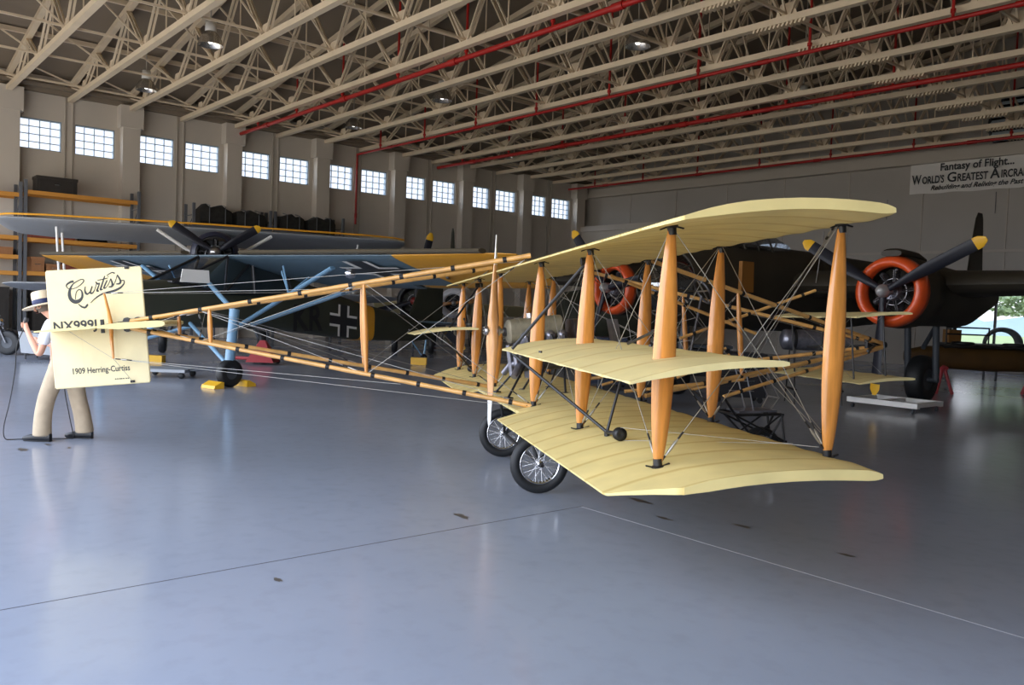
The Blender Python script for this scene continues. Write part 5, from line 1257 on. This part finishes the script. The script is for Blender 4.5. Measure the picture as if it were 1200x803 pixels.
# clothes
skin('shirt', [(.02,0,.99),(0,0,1.16),(-.04,0,1.31),(-.085,0,1.40),(-.05,-.18,1.36),(-.085,-.25,1.19),(-.1,-.255,1.12),(-.05,.18,1.36),(-.08,.26,1.2),(-.1,.265,1.12)], [(0,1),(1,2),(2,3),(2,4),(4,5),(5,6),(2,7),(7,8),(8,9)], [(.16,.145),(.15,.14),(.15,.15),.075,.08,.07,.068,.08,.07,.068], M_shirt, per)
skin('trousers', [(.03,0,.97),(.02,0,.9),(-.03,-.1,.78),(-.12,-.13,.5),(-.15,-.15,.28),(-.15,-.155,.075),(-.15,-.155,.065),(.07,.1,.78),(.11,.12,.5),(.16,.14,.28),(.19,.145,.08),(.19,.145,.07)], [(0,1),(1,2),(2,3),(3,4),(4,5),(5,6),(1,7),(7,8),(8,9),(9,10),(10,11)], [(.15,.14),(.15,.15),.115,.1,.1,.108,.11,.115,.1,.1,.108,.11], M_khaki, per)
s = MB(); s.lathe(H(.03,0,.975), (0,0,1), [(.158,-.02),(.165,-.02),(.165,.02),(.158,.02)], 28); s.build('belt', M_shoe, per)
for (x, w, yawd) in ((-.14,-.155,0), (.19,.145,0)):
    s = MB(); s.loft([(.09,.05,.032,.045),(.06,.055,.042,.055),(-.02,.055,.046,.055),(-.1,.046,.052,.044),(-.17,.038,.05,.034),(-.225,.03,.03,.022)], lambda f, r, u: H(x+f, w+r, u), 16, 2.6)
    s.loft([(.09,.01,.036,.01),(-.1,.01,.054,.01),(-.21,.01,.032,.01)], lambda f, r, u: H(x+f, w+r, u), 16, 3); s.build('shoe', M_shoe, per)
# microphone
t = thing('microphone', H(-.405,-.13,1.34), 'black hand microphone with a thin cord held by the man in the straw hat', 'microphone')
s = MB(); a = H(-.40,-.125,1.28); b_ = H(-.375,-.1,1.42); s.tube([a, a.lerp(b_, .6), a.lerp(b_, .75), b_], [.014,.017,.028,.024], 12); s.build('body', M_black, t)
s = MB(); g0 = a; cord = [g0, H(-.45,-.16,1.1), H(-.47,-.16,.8), H(-.52,-.17,.45), H(-.58,-.18,.15), H(-.56,-.17,.012), H(-.45,-.12,.008), H(-.2,-.02,.008), H(.05,.06,.008), H(.09,.08,.012), H(.06,.03,.3), H(.02,.0,.6), H(.02,.0,.9)]
P = []
for i in range(len(cord)-1):
    p0, p1, p2, p3 = cord[max(i-1,0)], cord[i], cord[i+1], cord[min(i+2,len(cord)-1)]
    for k in range(6): q = k/6; P.append(.5*((2*p1)+(p2-p0)*q+(2*p0-5*p1+4*p2-p3)*q*q+(3*p1-3*p2+p3-p0)*q**3))
P = [V((v.x, v.y, max(v.z, .007))) for v in P]
s.tube(P, .0055, 6); s.build('cord', M_rubber, t)
# ================================================================ LIGHT
sc = bpy.context.scene
w = bpy.data.worlds.new('daylight'); sc.world = w; w.use_nodes = True; N = w.node_tree.nodes; L = w.node_tree.links
bg = N['Background']; tc = N.new('ShaderNodeTexCoord'); sx = N.new('ShaderNodeSeparateXYZ'); L.new(tc.outputs['Generated'], sx.inputs[0])
mr = N.new('ShaderNodeMapRange'); mr.inputs['From Min'].default_value = -1; mr.inputs['From Max'].default_value = 1; L.new(sx.outputs[2], mr.inputs[0])
rp = N.new('ShaderNodeValToRGB'); e = rp.color_ramp.elements
e[0].position = .0; e[0].color = (.50, .47, .43, 1)
e[1].position = 1.0; e[1].color = (.55, .75, 1.15, 1)
for p, c in ((.47, (.62, .585, .53, 1)), (.5, (.95, .98, 1.05, 1)), (.62, (.92, 1.0, 1.16, 1))):
    x = e.new(p); x.color = c
L.new(mr.outputs[0], rp.inputs[0])
# the sky is brightest round the hidden sun on the apron side (-y) and falls off towards the far side of the field
my = N.new('ShaderNodeMapRange'); my.interpolation_type = 'SMOOTHSTEP'
for k, v in (('From Min', -.25), ('From Max', .15), ('To Min', 5.0), ('To Max', 1.35)): my.inputs[k].default_value = v
L.new(sx.outputs[1], my.inputs[0])
L.new(rp.outputs[0], bg.inputs[0]); L.new(my.outputs[0], bg.inputs[1])
sc.view_settings.view_transform = 'Standard'; sc.view_settings.look = 'None'; sc.view_settings.gamma = 1; sc.view_settings.use_curve_mapping = False
sc.view_settings.exposure = 0.1
cy = sc.cycles; cy.use_denoising = True; cy.max_bounces = 10; cy.diffuse_bounces = 6; cy.glossy_bounces = 4; cy.transparent_max_bounces = 12; cy.sample_clamp_indirect = 6; cy.caustics_reflective = False; cy.caustics_refractive = False
try: cy.denoising_input_passes = 'RGB_ALBEDO_NORMAL'
except Exception: pass
